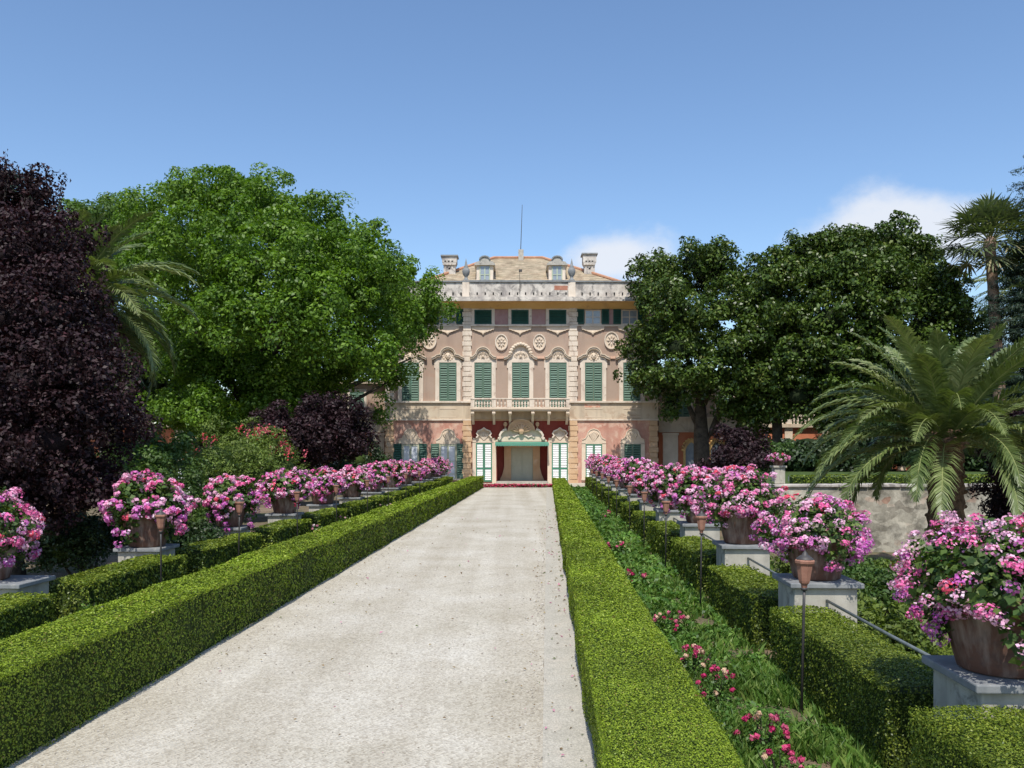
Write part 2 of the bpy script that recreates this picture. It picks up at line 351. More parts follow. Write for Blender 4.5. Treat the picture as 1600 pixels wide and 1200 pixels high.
def gravelmat():
    m = bpy.data.materials.new('pale_gravel'); t, n, l = nt(m); co = n.new('ShaderNodeTexCoord').outputs['Object']
    a = noise(n, l, co, .7, 5, .6, .2); c = ramp(n, [(.3,(.41,.375,.30)), (.5,(.47,.435,.36)), (.7,(.525,.495,.425))]); l.new(a.outputs['Fac'], c.inputs[0])
    # wheel tracks: long bands along the drive, paler and finer
    mv = mapping(n, l, co, (1.7,.035,1)); tr = noise(n, l, mv, 1.0, 3, .5); r0 = ramp(n, [(.36,(.93,.915,.89)), (.64,(1.09,1.095,1.10))]); l.new(tr.outputs['Fac'], r0.inputs[0])
    colr = mixc(n, l, 1.0, c.outputs[0], r0.outputs[0], 'MULTIPLY')
    v = n.new('ShaderNodeTexVoronoi'); v.inputs['Scale'].default_value = 48; l.new(co, v.inputs['Vector'])
    r1 = ramp(n, [(0,(.55,.50,.45)), (.45,(.95,.94,.93)), (1,(1.3,1.3,1.3))]); l.new(v.outputs['Color'], r1.inputs[0])
    colr = mixc(n, l, .75, colr, r1.outputs[0], 'MULTIPLY')
    v2 = n.new('ShaderNodeTexVoronoi'); v2.inputs['Scale'].default_value = 15; v2.inputs['Randomness'].default_value = 1; l.new(co, v2.inputs['Vector'])
    r2 = ramp(n, [(.0,(.62,.57,.5)), (.16,(1,1,1))]); l.new(v2.outputs['Distance'], r2.inputs[0])
    pm = noise(n, l, co, 2.2, 4, .7); r3 = ramp(n, [(.50,(0,0,0)), (.70,(.6,.6,.6))]); l.new(pm.outputs['Fac'], r3.inputs[0])
    mm = mixc(n, l, r3.outputs[0], (1,1,1), r2.outputs[0]); colr = mixc(n, l, 1.0, colr, mm, 'MULTIPLY')
    p = n.new('ShaderNodeBsdfPrincipled'); p.inputs['Roughness'].default_value = .95; p.inputs['Specular IOR Level'].default_value = .15; l.new(colr, p.inputs['Base Color'])
    b = n.new('ShaderNodeBump'); b.inputs['Strength'].default_value = .7; b.inputs['Distance'].default_value = .012; l.new(v.outputs['Distance'], b.inputs['Height'])
    b2 = n.new('ShaderNodeBump'); b2.inputs['Strength'].default_value = .5; b2.inputs['Distance'].default_value = .04; l.new(pm.outputs['Fac'], b2.inputs['Height']); l.new(b.outputs[0], b2.inputs['Normal'])
    l.new(b2.outputs[0], p.inputs['Normal'])
    o = n.new('ShaderNodeOutputMaterial'); l.new(p.outputs[0], o.inputs[0]); return m
M['soil'] = soilmat(); M['gravel'] = gravelmat()
M['kerb'] = surf('concrete_strip', [(.3,(.38,.355,.295)), (.7,(.46,.43,.365))], 2.5, .92, .6, 40, .006, stain=((.46,.42,.35),3,.52), fine=(70,.35))
M['lawn'] = surf('terrace_lawn', [(.3,(.04,.07,.015)), (.7,(.07,.11,.025))], 3, .95, .6, 60, .03)
us = np.concatenate([[-2500,-600,-150,-60,-30,-15,-8,0,2,3,3.5], np.arange(3.6,4.8,.15), [5,7,12,20,40,80,200,700,2500]])
vs_ = np.concatenate([[-300,-60,-20,-5,0,5,10,20,30,40], np.arange(44,51,.8), [55,70,100,200,600,3000]])
g = MB(); nu = len(us)
for v in vs_:
    for u in us: g.v.append((u+SK*min(max(v,-20),100), v, float(gh(u, v))))
for j in range(len(vs_)-1):
    for i in range(nu-1): a = j*nu+i; g.f.append((a, a+1, a+1+nu, a+nu))
tag(g.build('ground', M['soil'], smooth=True), kind='structure')
def strip(name, u0, u1, v0, v1, z, mat, nseg=14, jit=0):
    m = MB(); 
    for i in range(nseg+1):
        v = v0+(v1-v0)*i/nseg
        m.v += [(u0+SK*v, v, z), (u1+SK*v+jit*random.uniform(-1,1), v, z)]
    m.f = [(2*i, 2*i+1, 2*i+3, 2*i+2) for i in range(nseg)]
    return m.build(name, mat)
tag(strip('gravel_drive', U_L-.1, -.02, -6, 52.6, .010, M['gravel'], 500, .022), kind='structure')
tag(strip('kerb_strip', -.035, U_R+.1, -6, 52.6, .022, M['kerb']), kind='structure')
f = MB(); f.box(-22, 22, 53.5, 60.6, -.2, .006); tag(f.build('forecourt', M['gravel']), kind='structure')
# loose stones on the drive
def stones():
    N = 5000; v = 3.2+22*rng.random(N)**1.8; u = U_L+.1+(U_R-U_L)*rng.random(N)
    # gather towards the edges and the middle ridge
    e = rng.random(N); u = np.where(e < .5, U_R-.05-.45*rng.random(N)**1.3, np.where(e < .65, U_L+.15+.5*rng.random(N)**2, u))
    s = (.004+.009*rng.random(N)**3)*np.clip(v/7, 1, 2)
    m = np.stack([u+SK*v, v, .010+s*.3], 1)
    base = np.array([(1,0,0),(0,1,0),(-1,0,0),(0,-1,0),(0,0,.7)], float)
    a = rng.random(N)*6.28; ca, sa = np.cos(a), np.sin(a)
    P = np.zeros((N,5,3)); P[:,:,0] = base[:,0]*ca[:,None]-base[:,1]*sa[:,None]*.7; P[:,:,1] = base[:,0]*sa[:,None]+base[:,1]*ca[:,None]*.7; P[:,:,2] = base[:,2]
    P = P*s[:,None,None]+m[:,None,:]
    Q = np.concatenate([np.stack([P[:,i], P[:,(i+1)%4], P[:,4], P[:,4]], 1) for i in range(4)])
    # fold each triangle as a thin quad
    Q[:,3] = (Q[:,2]+Q[:,0])/2
    mt = leafmat('loose_stone', [(0,(.22,.19,.15)), (.5,(.40,.36,.31)), (1,(.55,.53,.49))], .9, 0, spec=.2, big=.1)
    o = quads('loose_gravel', Q, mt, attr=np.tile(rng.random(N), 4)); tag(o, 'scattered loose pebbles lying on the pale gravel drive', 'gravel', kind='stuff')
stones()
N = 420; v = 3.4+30*rng.random(N)**1.7; u = np.where(rng.random(N) < .6, U_R-.02-.6*rng.random(N)**2, U_L+.02+(U_R-U_L)*rng.random(N))
lc = np.array([(.30,.20,.09),(.20,.13,.06),(.14,.19,.05),(.62,.25,.38),(.36,.28,.13)])[rng.integers(0,5,N)]
tag(quads('fallen_leaves', leaves(np.stack([u+SK*v, v, .032+.004*rng.random(N)], 1), np.array([0,0,1.])+rng.normal(size=(N,3))*.25, (.018+.022*rng.random(N))*np.clip(v/8, 1, 2), .55, .2), M['petal'], pcol=lc), 'dry leaves and fallen petals scattered along the gravel drive', 'leaf litter', kind='stuff')

# ------------------------------------------------------------------ clipped hedges
def hedge(name, u0, u1, v0, v1, h, mat, label, group, cat='hedge', k=2.1, z0=0, seed=0, rough=1.0, cover_ends=True):
    """solid inner body plus a clipped skin of small leaves; leaves get finer towards the camera"""
    root = empty(name, (*D((u0+u1)/2, (v0+v1)/2), z0)); tag(root, label, cat, group)
    ins = .055*rough
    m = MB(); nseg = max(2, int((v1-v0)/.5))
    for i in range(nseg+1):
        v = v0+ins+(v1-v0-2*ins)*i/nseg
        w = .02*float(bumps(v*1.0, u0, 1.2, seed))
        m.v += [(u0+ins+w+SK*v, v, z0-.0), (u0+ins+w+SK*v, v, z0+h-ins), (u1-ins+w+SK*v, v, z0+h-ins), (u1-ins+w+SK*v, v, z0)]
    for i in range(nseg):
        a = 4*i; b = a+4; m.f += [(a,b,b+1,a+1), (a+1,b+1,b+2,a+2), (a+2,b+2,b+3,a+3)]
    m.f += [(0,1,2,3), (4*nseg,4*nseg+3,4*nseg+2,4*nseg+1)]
    m.build('shade_core', M['hedgecore'], root)  # solid body under the leaf skin, dark colour painted as inner shade
    Ps, Ns, Ss = [], [], []
    def put(n, face, va, vb, dist):
        s = min(max(.0027*dist, .0135), .09)*(1 if rough <= 1 else 1.15)
        vv = va+(vb-va)*rng.random(n); t = rng.random(n)
        j = rng.normal(size=n)*.010*rough*(1+s*8)
        if face == 'top': u = u0+(u1-u0)*t; z = h+j*.45-.006*rng.random(n)+np.where(rng.random(n) < .012, .04*rng.random(n), 0)+.036*rough*bumps(vv*.9, u*2, 1.2, seed)-.03*rough*((np.abs(2*t-1))**10); N = np.array([0,0,1.])
        elif face == 'l': u = u0+np.abs(j)*2.6+.042*rough*bumps(vv, t*h*1.6, 1.2, seed); z = h*t; N = np.array([-1,0,.1])
        elif face == 'r': u = u1-np.abs(j)*2.6+.042*rough*bumps(vv, t*h*1.6, 1.2, seed+1); z = h*t; N = np.array([1,0,.1])
        P = np.stack([u+SK*vv, vv, z0+z], 1); Nn = N+rng.normal(size=(n,3))*(.32 if face == 'top' else .36)
        Ps.append(P); Ns.append(Nn); Ss.append(s*(.7+.6*rng.random(n)))
    v = v0
    while v < v1:
        dv = min(.8, v1-v) if v < 16 else min(2.5, v1-v)
        dist = sqrt((v+dv/2)**2+(u0+SK*v)**2); s = min(max(.0027*dist, .0135), .09)
        per = k/s**2
        put(int(1.5*per*dv*(u1-u0)), 'top', v, v+dv, dist)
        put(int(per*dv*h*(1 if (u0+SK*v) > 0 else .5)), 'l', v, v+dv, dist); put(int(per*dv*h*(1 if (u1+SK*v) < 0 else .5)), 'r', v, v+dv, dist)
        v += dv
    if cover_ends:
        for (ve, sg) in ((v0,-1), (v1,1)):
            dist = max(3, sqrt(ve**2+u0**2)); s = min(max(.0027*dist, .0135), .09); n_ = int(k/s**2*(u1-u0)*h)
            u = u0+(u1-u0)*rng.random(n_); z = h*rng.random(n_); vv = ve+rng.normal(size=n_)*.012
            Ps.append(np.stack([u+SK*vv, vv, z0+z], 1)); Ns.append(np.array([0,sg,.1])+rng.normal(size=(n_,3))*.55); Ss.append(s*(.7+.6*rng.random(n_)))
    P = np.concatenate(Ps); Nn = np.concatenate(Ns); S = np.concatenate(Ss)
    quads('foliage', leaves(P, Nn, S, .62), mat, root, attr=rng.random(len(P)))
    return root
hedge('clipped_hedge', -4.58, U_L, 3.6, 52.3, .72, M['hedge'], 'long clipped box hedge edging the left side of the gravel drive', 'long hedges lining the drive', seed=1)
hedge('clipped_hedge', U_R+.02, 1.08, 3.0, 52.3, .60, M['hedge'], 'long clipped box hedge edging the right side of the drive next to the concrete strip', 'long hedges lining the drive', seed=4)
RP = [5.55, 9.5, 13.1, 16.8, 20.6, 24.3, 28.0, 31.7, 35.4, 39.1, 42.8, 46.5, 50.2, 53.6]
LP = [10.6, 14.3, 18.0, 21.8, 25.5, 29.2, 32.9, 36.6, 40.2, 43.8, 47.4, 50.8, 54.0]
ORD = ['first','second','third','fourth','fifth','sixth','seventh','eighth','ninth','tenth','eleventh','twelfth','thirteenth','fourteenth','fifteenth']
PW = .37
RU, LU = 2.96, -6.62            # pedestal centre lines
vv = [2.2]+RP
for i in range(len(RP)):
    a = vv[i]+(PW+.05 if i else 0); b = vv[i+1]-PW-.05
    lab = 'low hedge block in front of the nearest right-hand pedestal' if i == 0 else 'low hedge block between the %s and %s pedestals of the right row' % (ORD[i-1], ORD[i])
    hedge('low_hedge', 2.34-(.17 if i == 0 else 0), 2.98, a, b+(.03 if i == 0 else 0), .64+(.13 if i == 0 else .02*sin(i*2.3)), M['hedge2'], lab, 'low hedge blocks between the pedestals', k=1.8, seed=10+i, rough=1.05)
vv = [6.5]+LP
for i in range(len(LP)):
    a = vv[i]+(PW+.05 if i else 0); b = vv[i+1]-PW-.05
    lab = 'low hedge block in front of the nearest left-hand pedestal' if i == 0 else 'low hedge block between the %s and %s pedestals of the left row' % (ORD[i-1], ORD[i])
    hedge('low_hedge', -6.45, -5.82, a-.06, b+.06, .60+.02*sin(i*1.7), M['hedge2'], lab, 'low hedge blocks between the pedestals', k=1.8, seed=40+i, rough=1.05)

# ------------------------------------------------------------------ pedestals, pots, lamps, rails
def make_pedestal(h, base=0):
    r = empty('pedestal', (0,0,0))
    b = MB(); b.box(-.33,.33,-.33,.33,base,h-.055); b.build('pedestal_block', M['pedestal'], r, bevel=.012)
    s = MB(); s.box(-.385,.385,-.385,.385,h-.055,h); s.build('top_slab', M['slab'], r, bevel=.010)
    return r
PAL = np.array([(.82,.17,.40), (.62,.14,.50), (.82,.11,.18), (.86,.36,.56), (.72,.22,.56), (.88,.50,.66)])
def plant(root, rx=.60, rz=.36, cz=.66, nheads=150, nflor=16, fs=.030, lilac=.5, nleaf=2600, ls=.06, seed=0, droop=.5, hr=.055):
    r = np.random.default_rng(seed)
    # foliage dome with trailing skirt
    def surf_pts(n, rad=1.0):
        d = unit(r.normal(size=(n,3))); d[:,2] = np.where(d[:,2] < -.80, -d[:,2], d[:,2])
        lob = 1+.13*np.sin(3*np.arctan2(d[:,1], d[:,0])+seed)+.10*np.sin(5*np.arctan2(d[:,1], d[:,0])+seed*1.7)+.06*np.sin(9*d[:,2]+seed)
        P = d*np.array([rx,rx,rz])*lob[:,None]*rad
        low = P[:,2] < 0; sk = np.maximum(0, np.sin(4*np.arctan2(d[:,1], d[:,0])+seed*2.3))*droop
        P[:,2] = np.where(low, P[:,2]*(.35+1.0*sk), P[:,2]); P[:,2] += cz
        return P, d
    P, d = surf_pts(nleaf); rad = .62+.36*r.random(nleaf)[:,None]; C = np.array([0,0,cz]); P = C+(P-C)*rad
    Nn = d+r.normal(size=d.shape)*.6+np.array([0,0,.5])
    quads('foliage', leaves(P, Nn, ls*(.7+.6*r.random(nleaf)), .95, .15), M['geranium'], root, attr=r.random(nleaf))
    H, hd = surf_pts(nheads, 1.0); H = C+(H-C)*(.9+.16*r.random(nheads)[:,None])
    up = (H[:,2]-cz)/rz
    pl = np.clip(lilac-.55*up, .05, .95); isl = r.random(nheads) < pl
    base = np.where(isl[:,None], PAL[r.choice([1,4,4,4,0,5], nheads)], PAL[r.choice([0,0,0,3,3,3,5,5,5,4,2,0], nheads)])
    hrad = hr*(.75+.5*r.random(nheads))
    fd = unit(r.normal(size=(nheads,nflor,3))+hd[:,None,:]*.9+np.array([0,-.15,.35]))
    FP = H[:,None,:]+fd*hrad[:,None,None]*(.75+.35*r.random((nheads,nflor,1)))*np.array([1,1,.75])
    Nf = (fd+r.normal(size=fd.shape)*.35).reshape(-1,3); FP = FP.reshape(-1,3)
    col = np.repeat(base, nflor, 0)*(.78+.4*r.random((len(FP),1))); w = (r.random(len(FP)) < .13)[:,None]
    col = np.where(w, col*.35+np.array([.92,.80,.88])*.65, col); col = np.clip(col, 0, .95)
    quads('blossoms', leaves(FP, Nf, fs*(.8+.5*r.random(len(FP))), 1.0, .1), M['petal'], root, pcol=col)
def make_pot_body(root, s=1.0):
    m = MB(); m.lathe(0,0,[(.22*s,0),(.25*s,.015),(.275*s,.12*s),(.315*s,.3*s),(.335*s,.40*s),(.345*s,.41*s),(.36*s,.43*s),(.39*s,.44*s),(.395*s,.50*s),(.375*s,.52*s),(.345*s,.52*s),(.34*s,.47*s)], 32)
    m.build('pot', M['terra'], root, smooth=True)
protos = {}
def potted(row, i, x, y, z, dist, scale, lilac, seed):
    """near pots get many fine florets; far ones share coarser meshes"""
    near = dist < 24
    if near:
        q = 1 if dist < 8 else (.8 if dist < 15 else .6)
        r = empty('potted_geranium', (0,0,0)); make_pot_body(r, .95)
        fs = .019 if dist < 8 else .027 if dist < 15 else .040
        plant(r, rx=.53, rz=.43, cz=.50, nheads=int(210*q+50), nflor=int(38*q), fs=fs, lilac=lilac, nleaf=int(3400*q), ls=.05 if dist < 15 else .07, seed=seed, droop=.85+.25*sin(seed), hr=.058)
    else:
        key = ('far', seed%5)
        if key not in protos:
            r = empty('potted_geranium', (0,0,0)); make_pot_body(r)
            plant(r, rx=.58, rz=.44, cz=.52, nheads=185, nflor=12, fs=.052, droop=.8, lilac=lilac, nleaf=700, ls=.12, seed=seed, hr=.07)
            protos[key] = r
        else: r = copy_tree(protos[key])
    r.location = (x,y,z); r.rotation_euler = (0,0,seed*1.37 if not near else seed*.9); r.scale = (scale*random.uniform(.94,1.08), scale*random.uniform(.94,1.08), scale*random.uniform(.93,1.10)) if not near else (scale, scale, scale*(.90 if dist < 10 else 1))
    return r
ped_r = make_pedestal(.89, -.62); ped_l = make_pedestal(.71)
desc_r = {0:'large terracotta pot overflowing with pink and magenta geraniums, nearest in the right row',
          1:'terracotta pot of lilac pink geraniums behind the nearest lamp, second in the right row',
          2:'terracotta pot of wide pink geraniums with magenta skirt, third in the right row'}
desc_l = {0:'tall terracotta pot with pink geraniums trailing down its side, nearest in the left row',
          1:'round mass of pink and lilac geraniums, second pot in the left row'}
for i, v in enumerate(RP):
    p = ped_r if i == 0 else copy_tree(ped_r); x, y = D(RU, v); p.location = (x,y,0); p.rotation_euler = (0,0,ROT)
    tag(p, '%s stone pedestal from the camera in the right row' % ORD[i], 'pedestal', 'stone pedestals carrying the geranium pots')
    sc = [1.14,1.04,1.14,1.04][i] if i < 4 else 1.02+.08*sin(i*2.1)
    q = potted('r', i, x-(.03 if i == 0 else 0), y, .89, v, sc, [.38,.60,.28,.40][i] if i < 4 else .3+.15*sin(i), 3+i)
    tag(q, desc_r.get(i, 'pot of pink geraniums on the %s pedestal of the right row' % ORD[i]), 'potted plant', 'geranium pots along the drive')
for i, v in enumerate(LP):
    p = ped_l if i == 0 else copy_tree(ped_l); x, y = D(LU, v); p.location = (x,y,0); p.rotation_euler = (0,0,ROT)
    tag(p, '%s stone pedestal from the camera in the left row' % ORD[i], 'pedestal', 'stone pedestals carrying the geranium pots')
    sc = [1.15,1.2,1.08,1.1][i] if i < 4 else 1.06+.08*sin(i*1.9)
    q = potted('l', i, x-(.28 if i == 0 else 0), y, .71, v+3, sc, .42 if i < 3 else .32+.15*sin(i*1.3), 31+i)
    tag(q, desc_l.get(i, 'pot of pink geraniums on the %s pedestal of the left row' % ORD[i]), 'potted plant', 'geranium pots along the drive')
def make_lamp():
    r = empty('garden_lamp', (0,0,0))
    m = MB(); m.lathe(0,0,[(.013,-.1),(.013,.9),(.013,1.08)],8); m.lathe(0,0,[(.012,1.07),(.024,1.075),(.030,1.09),(.020,1.105)],10); m.build('pole', M['iron'], r, smooth=True)
    h = MB(); h.lathe(0,0,[(.018,1.095),(.026,1.10),(.030,1.13),(.044,1.14),(.050,1.16),(.070,1.29),(.076,1.30),(.086,1.315),(.088,1.335),(.080,1.345)],8); h.build('lamp_head', M['lamp_terra'], r)
    c = MB(); c.lathe(0,0,[(.076,1.343),(.074,1.352),(.045,1.375),(.026,1.385),(.022,1.40),(.012,1.41),(.004,1.425)],12); c.build('cap', M['iron'], r, smooth=True)
    return r
lamp0 = make_lamp(); first = True
for side, uu, vs2 in (('right', 2.22, [7.54,12.5,16.2,19.8,23.2,27.6,31.1,35,38.8,42.5]), ('left', -5.72, [12.8,16.0,19.8,23.5,27.5,31.1,35,38.8])):
    for i, v in enumerate(vs2):
        o = lamp0 if first else copy_tree(lamp0); first = False
        x, y = D(uu, v); o.location = (x, y, 0); o.rotation_euler = (R(random.uniform(-1,1)), R(random.uniform(-1,1)), random.uniform(0,1))
        tag(o, 'small terracotta headed garden lamp, %s from the camera on the %s side' % (ORD[i], side), 'lamp', 'garden lamps on iron stakes')
for i in range(len(RP)-1):
    a, b = RP[i]+PW-.06, RP[i+1]-PW+.06
    m = MB(); (x0,y0), (x1,y1) = D(2.97,a), D(2.97,b); m.tube([(x0,y0,.70), ((x0+x1)/2,(y0+y1)/2,.693), (x1,y1,.70)], .016, 8)
    o = m.build('iron_rail', M['rail'], smooth=True); tag(o, 'grey iron rail from the %s to the %s pedestal of the right row' % (ORD[i], ORD[i+1]), 'rail', 'iron rails between the right-hand pedestals')

# ------------------------------------------------------------------ beds beside the drive
def bare(u, v):
    m_ = np.zeros(len(u), bool)
    for cu, cv, ru, rv in ((2.14,7.35,.20,.36), (1.98,6.2,.12,.2), (2.12,11.6,.13,.35), (2.1,5.3,.14,.2)): m_ |= ((u-cu)/ru)**2+((v-cv)/rv)**2 < 1+.7*np.sin(u*40)*np.sin(v*23)-.5*rng.random(len(u))
    return m_
def bed(name, u0, u1, v0, v1, label, seed, k=1.0):
    N = 0; Ps, Ns, Ss = [], [], []; v = v0
    while v < v1:
        dv = .7 if v < 16 else 2; dv = min(dv, v1-v); dist = sqrt((v+dv/2)**2+u0**2); s = min(max(.0062*dist, .035), .15)
        n_ = int(k*2.6/s**2*dv*(u1-u0)); vv = v+dv*rng.random(n_); u = u0+(u1-u0)*rng.random(n_)
        cl = bumps(u*3.1, vv*2.2, 1.0, seed)
        hh = np.clip(.10+.17*cl+.05*bumps(u*9, vv*8, 1, seed+2), .012, .5)*np.clip(.55+.035*v, .55, 1.1)
        tt = rng.random(n_)**.6; z = hh*tt+.01
        keep = ~((cl < -.42) & (rng.random(n_) < .8)); keep &= ~bare(u, vv)
        Ps.append(np.stack([u+SK*vv, vv, z], 1)[keep]); Ns.append((np.array([0,-.1,1.])+rng.normal(size=(n_,3))*.6)[keep]); Ss.append((s*(.6+.7*rng.random(n_)))[keep]); v += dv
    P = np.concatenate(Ps); o = quads(name, leaves(P, np.concatenate(Ns), np.concatenate(Ss), .55, .2), M['bedleaf'], attr=rng.random(len(P)))
    tag(o, label, 'ground cover', kind='stuff')
bed('bed_foliage', 1.16, 2.30, 3.4, 52, 'leafy green planting filling the bed between the right-hand hedges', 3)
bed('bed_foliage', -5.80, -4.66, 8, 52, 'leafy green planting filling the bed between the left-hand hedges', 8)
def grassy(name, regions, label, sl=.12):
    Q = []; A = []
    for (u0,u1,v0,v1,dens,z0) in regions:
        n_ = int(dens*(u1-u0)*(v1-v0)); u = u0+(u1-u0)*rng.random(n_); v = v0+(v1-v0)*rng.random(n_)
        kk = (bumps(u*2.5, v*2.0, 1, 5) > -.35) & (~bare(u, v) | (rng.random(n_) < .06)); u = u[kk]; v = v[kk]; n_ = len(u)
        zb = z0+gh(u, v); h = sl*(.4+.9*rng.random(n_)); a = rng.random(n_)*6.28; w = .004+.0009*v
        lean = rng.normal(size=(n_,2))*.45*h[:,None]; x = u+SK*v
        dx, dy = np.cos(a)*w, np.sin(a)*w
        b0 = np.stack([x-dx, v-dy, zb], 1); b1 = np.stack([x+dx, v+dy, zb], 1)
        m1 = np.stack([x+lean[:,0]*.4+dx*.8, v+lean[:,1]*.4+dy*.8, zb+h*.6], 1); t = np.stack([x+lean[:,0], v+lean[:,1], zb+h], 1)
        Q.append(np.stack([b0,b1,m1,t], 1)); A.append(rng.random(n_))
    o = quads(name, np.concatenate(Q), M['grass'], attr=np.concatenate(A)); tag(o, label, 'grass', kind='stuff')
grassy('grass', [(1.3,2.4,3.4,9,2600,0), (1.2,2.4,9,18,900,0), (1.2,2.4,18,34,260,0)], 'rough green grass growing in the bed beside the right-hand hedge')
def rose(u, v, r, n, cols, label, group, leafn=500, z0=0, hgt=.30):
    x, y = D(u, v); root = empty('rose_bush', (x,y,z0)); tag(root, label, 'rose bush', group)
    st = MB()
    for k in range(6):
        a = random.uniform(0,6.28); rr = r*random.uniform(.3,.9); st.tube([(x,y,z0),(x+rr*.5*cos(a),y+rr*.5*sin(a),z0+hgt*.5),(x+rr*cos(a),y+rr*sin(a),z0+hgt*.95)], [.006,.004,.003], 5)
    st.build('stems', M['bark'], root)
    d = unit(rng.normal(size=(leafn,3))); d[:,2] = np.abs(d[:,2]); P = d*(.5+.5*rng.random((leafn,1)))*np.array([r,r,hgt])+np.array([x,y,z0+.02])
    sl = .03 if v < 9 else .045
    quads('foliage', leaves(P, d+rng.normal(size=d.shape)*.6, sl*(.7+.6*rng.random(leafn)), .6, .2), M['bedleaf'], root, attr=rng.random(leafn))
    d = unit(rng.normal(size=(n,3))); d[:,2] = np.abs(d[:,2])*.8+.25; C = d*np.array([r,r,hgt*.95])+np.array([x,y,z0+.03])
    base = np.array(cols)[rng.integers(0, len(cols), n)]; nf = 14; fr = .028 if v < 12 else .036
    fd = unit(rng.normal(size=(n,nf,3))+np.array([0,0,.5])); FP = (C[:,None,:]+fd*fr*.6).reshape(-1,3)
    c = np.repeat(base, nf, 0)*(.7+.5*rng.random((n*nf,1)))
    quads('blossoms', leaves(FP, (fd+rng.normal(size=fd.shape)*.3).reshape(-1,3), fr*(.8+.5*rng.random(n*nf)), 1.0, .25), M['petal'], root, pcol=np.clip(c, 0, .95))
MAG = [(.55,.035,.15), (.62,.08,.20), (.70,.16,.28), (.75,.55,.38)]
def gpx(px, py, h=.25):
    v = (CZ-h)*F/(py-HOR); return (px-800)/F*v-SK*v, v
for px, py, n_, r_, lab in ((1050,965,26,.27,'cluster of magenta roses just behind the right drive hedge, widest of the near bed'),
                            (1085,1022,20,.22,'pink rose bush midway along the near right bed, beside the hedge'),
                            (1122,1060,15,.20,'magenta rose bush with flat top, third from the camera in the right bed'),
                            (1190,1128,20,.20,'rose bush with pink and yellow blooms on bare earth near the lamp'),
                            (1222,1188,9,.17,'few magenta roses at the bottom edge of the picture, nearest bush'),
                            (992,894,12,.22,'small pink rose bush further up the right bed'),
                            (962,850,12,.24,'deep red rose bush halfway along the right bed'),
                            (945,800,9,.25,'small pale pink rose bush far up the right bed')):
    u, v = gpx(px, py); rose(u, v, r_, n_, MAG, lab, 'rose bushes in the right bed', 420 if n_ > 10 else 240)
WH = [(.75,.5,.5), (.78,.68,.66), (.7,.3,.4)]
for px, py, n_, r_, lab in ((122,948,3,.2,'rose bush with one pink bloom near the left picture edge'), (410,812,5,.35,'rose bush with pale pink blooms under the third left pot'),
                            (495,826,7,.35,'rose bush with white and pink blooms midway along the left bed'), (455,826,4,.3,'rose bush with a few white blooms in front of a left lamp'),
                            (560,790,5,.4,'leafy rose bush with white blooms further along the left bed'), (640,765,6,.5,'rose bush with white blooms near the far end of the left bed')):
    u, v = gpx(px, py, .35); u = min(max(u, -5.7), -4.9); rose(u, v, r_, n_, WH, lab, 'rose bushes in the left bed', 500, hgt=.42)
# strip of red begonias closing the drive
N = 1600; x = -2.2+4.9*rng.random(N); y = 52.7+.7*rng.random(N); P = np.stack([x, y, .03+.17*rng.random(N)], 1)
pc = np.array([(.50,.04,.10),(.42,.03,.06),(.60,.12,.2),(.05,.12,.03)])[rng.integers(0,4,N)]
tag(quads('begonia_bed', leaves(P, np.array([0,-.3,1.])+rng.normal(size=(N,3))*.5, .13, .9), M['petal'], pcol=pc), 'low strip of red begonias across the far end of the drive', 'flower bed', kind='stuff')
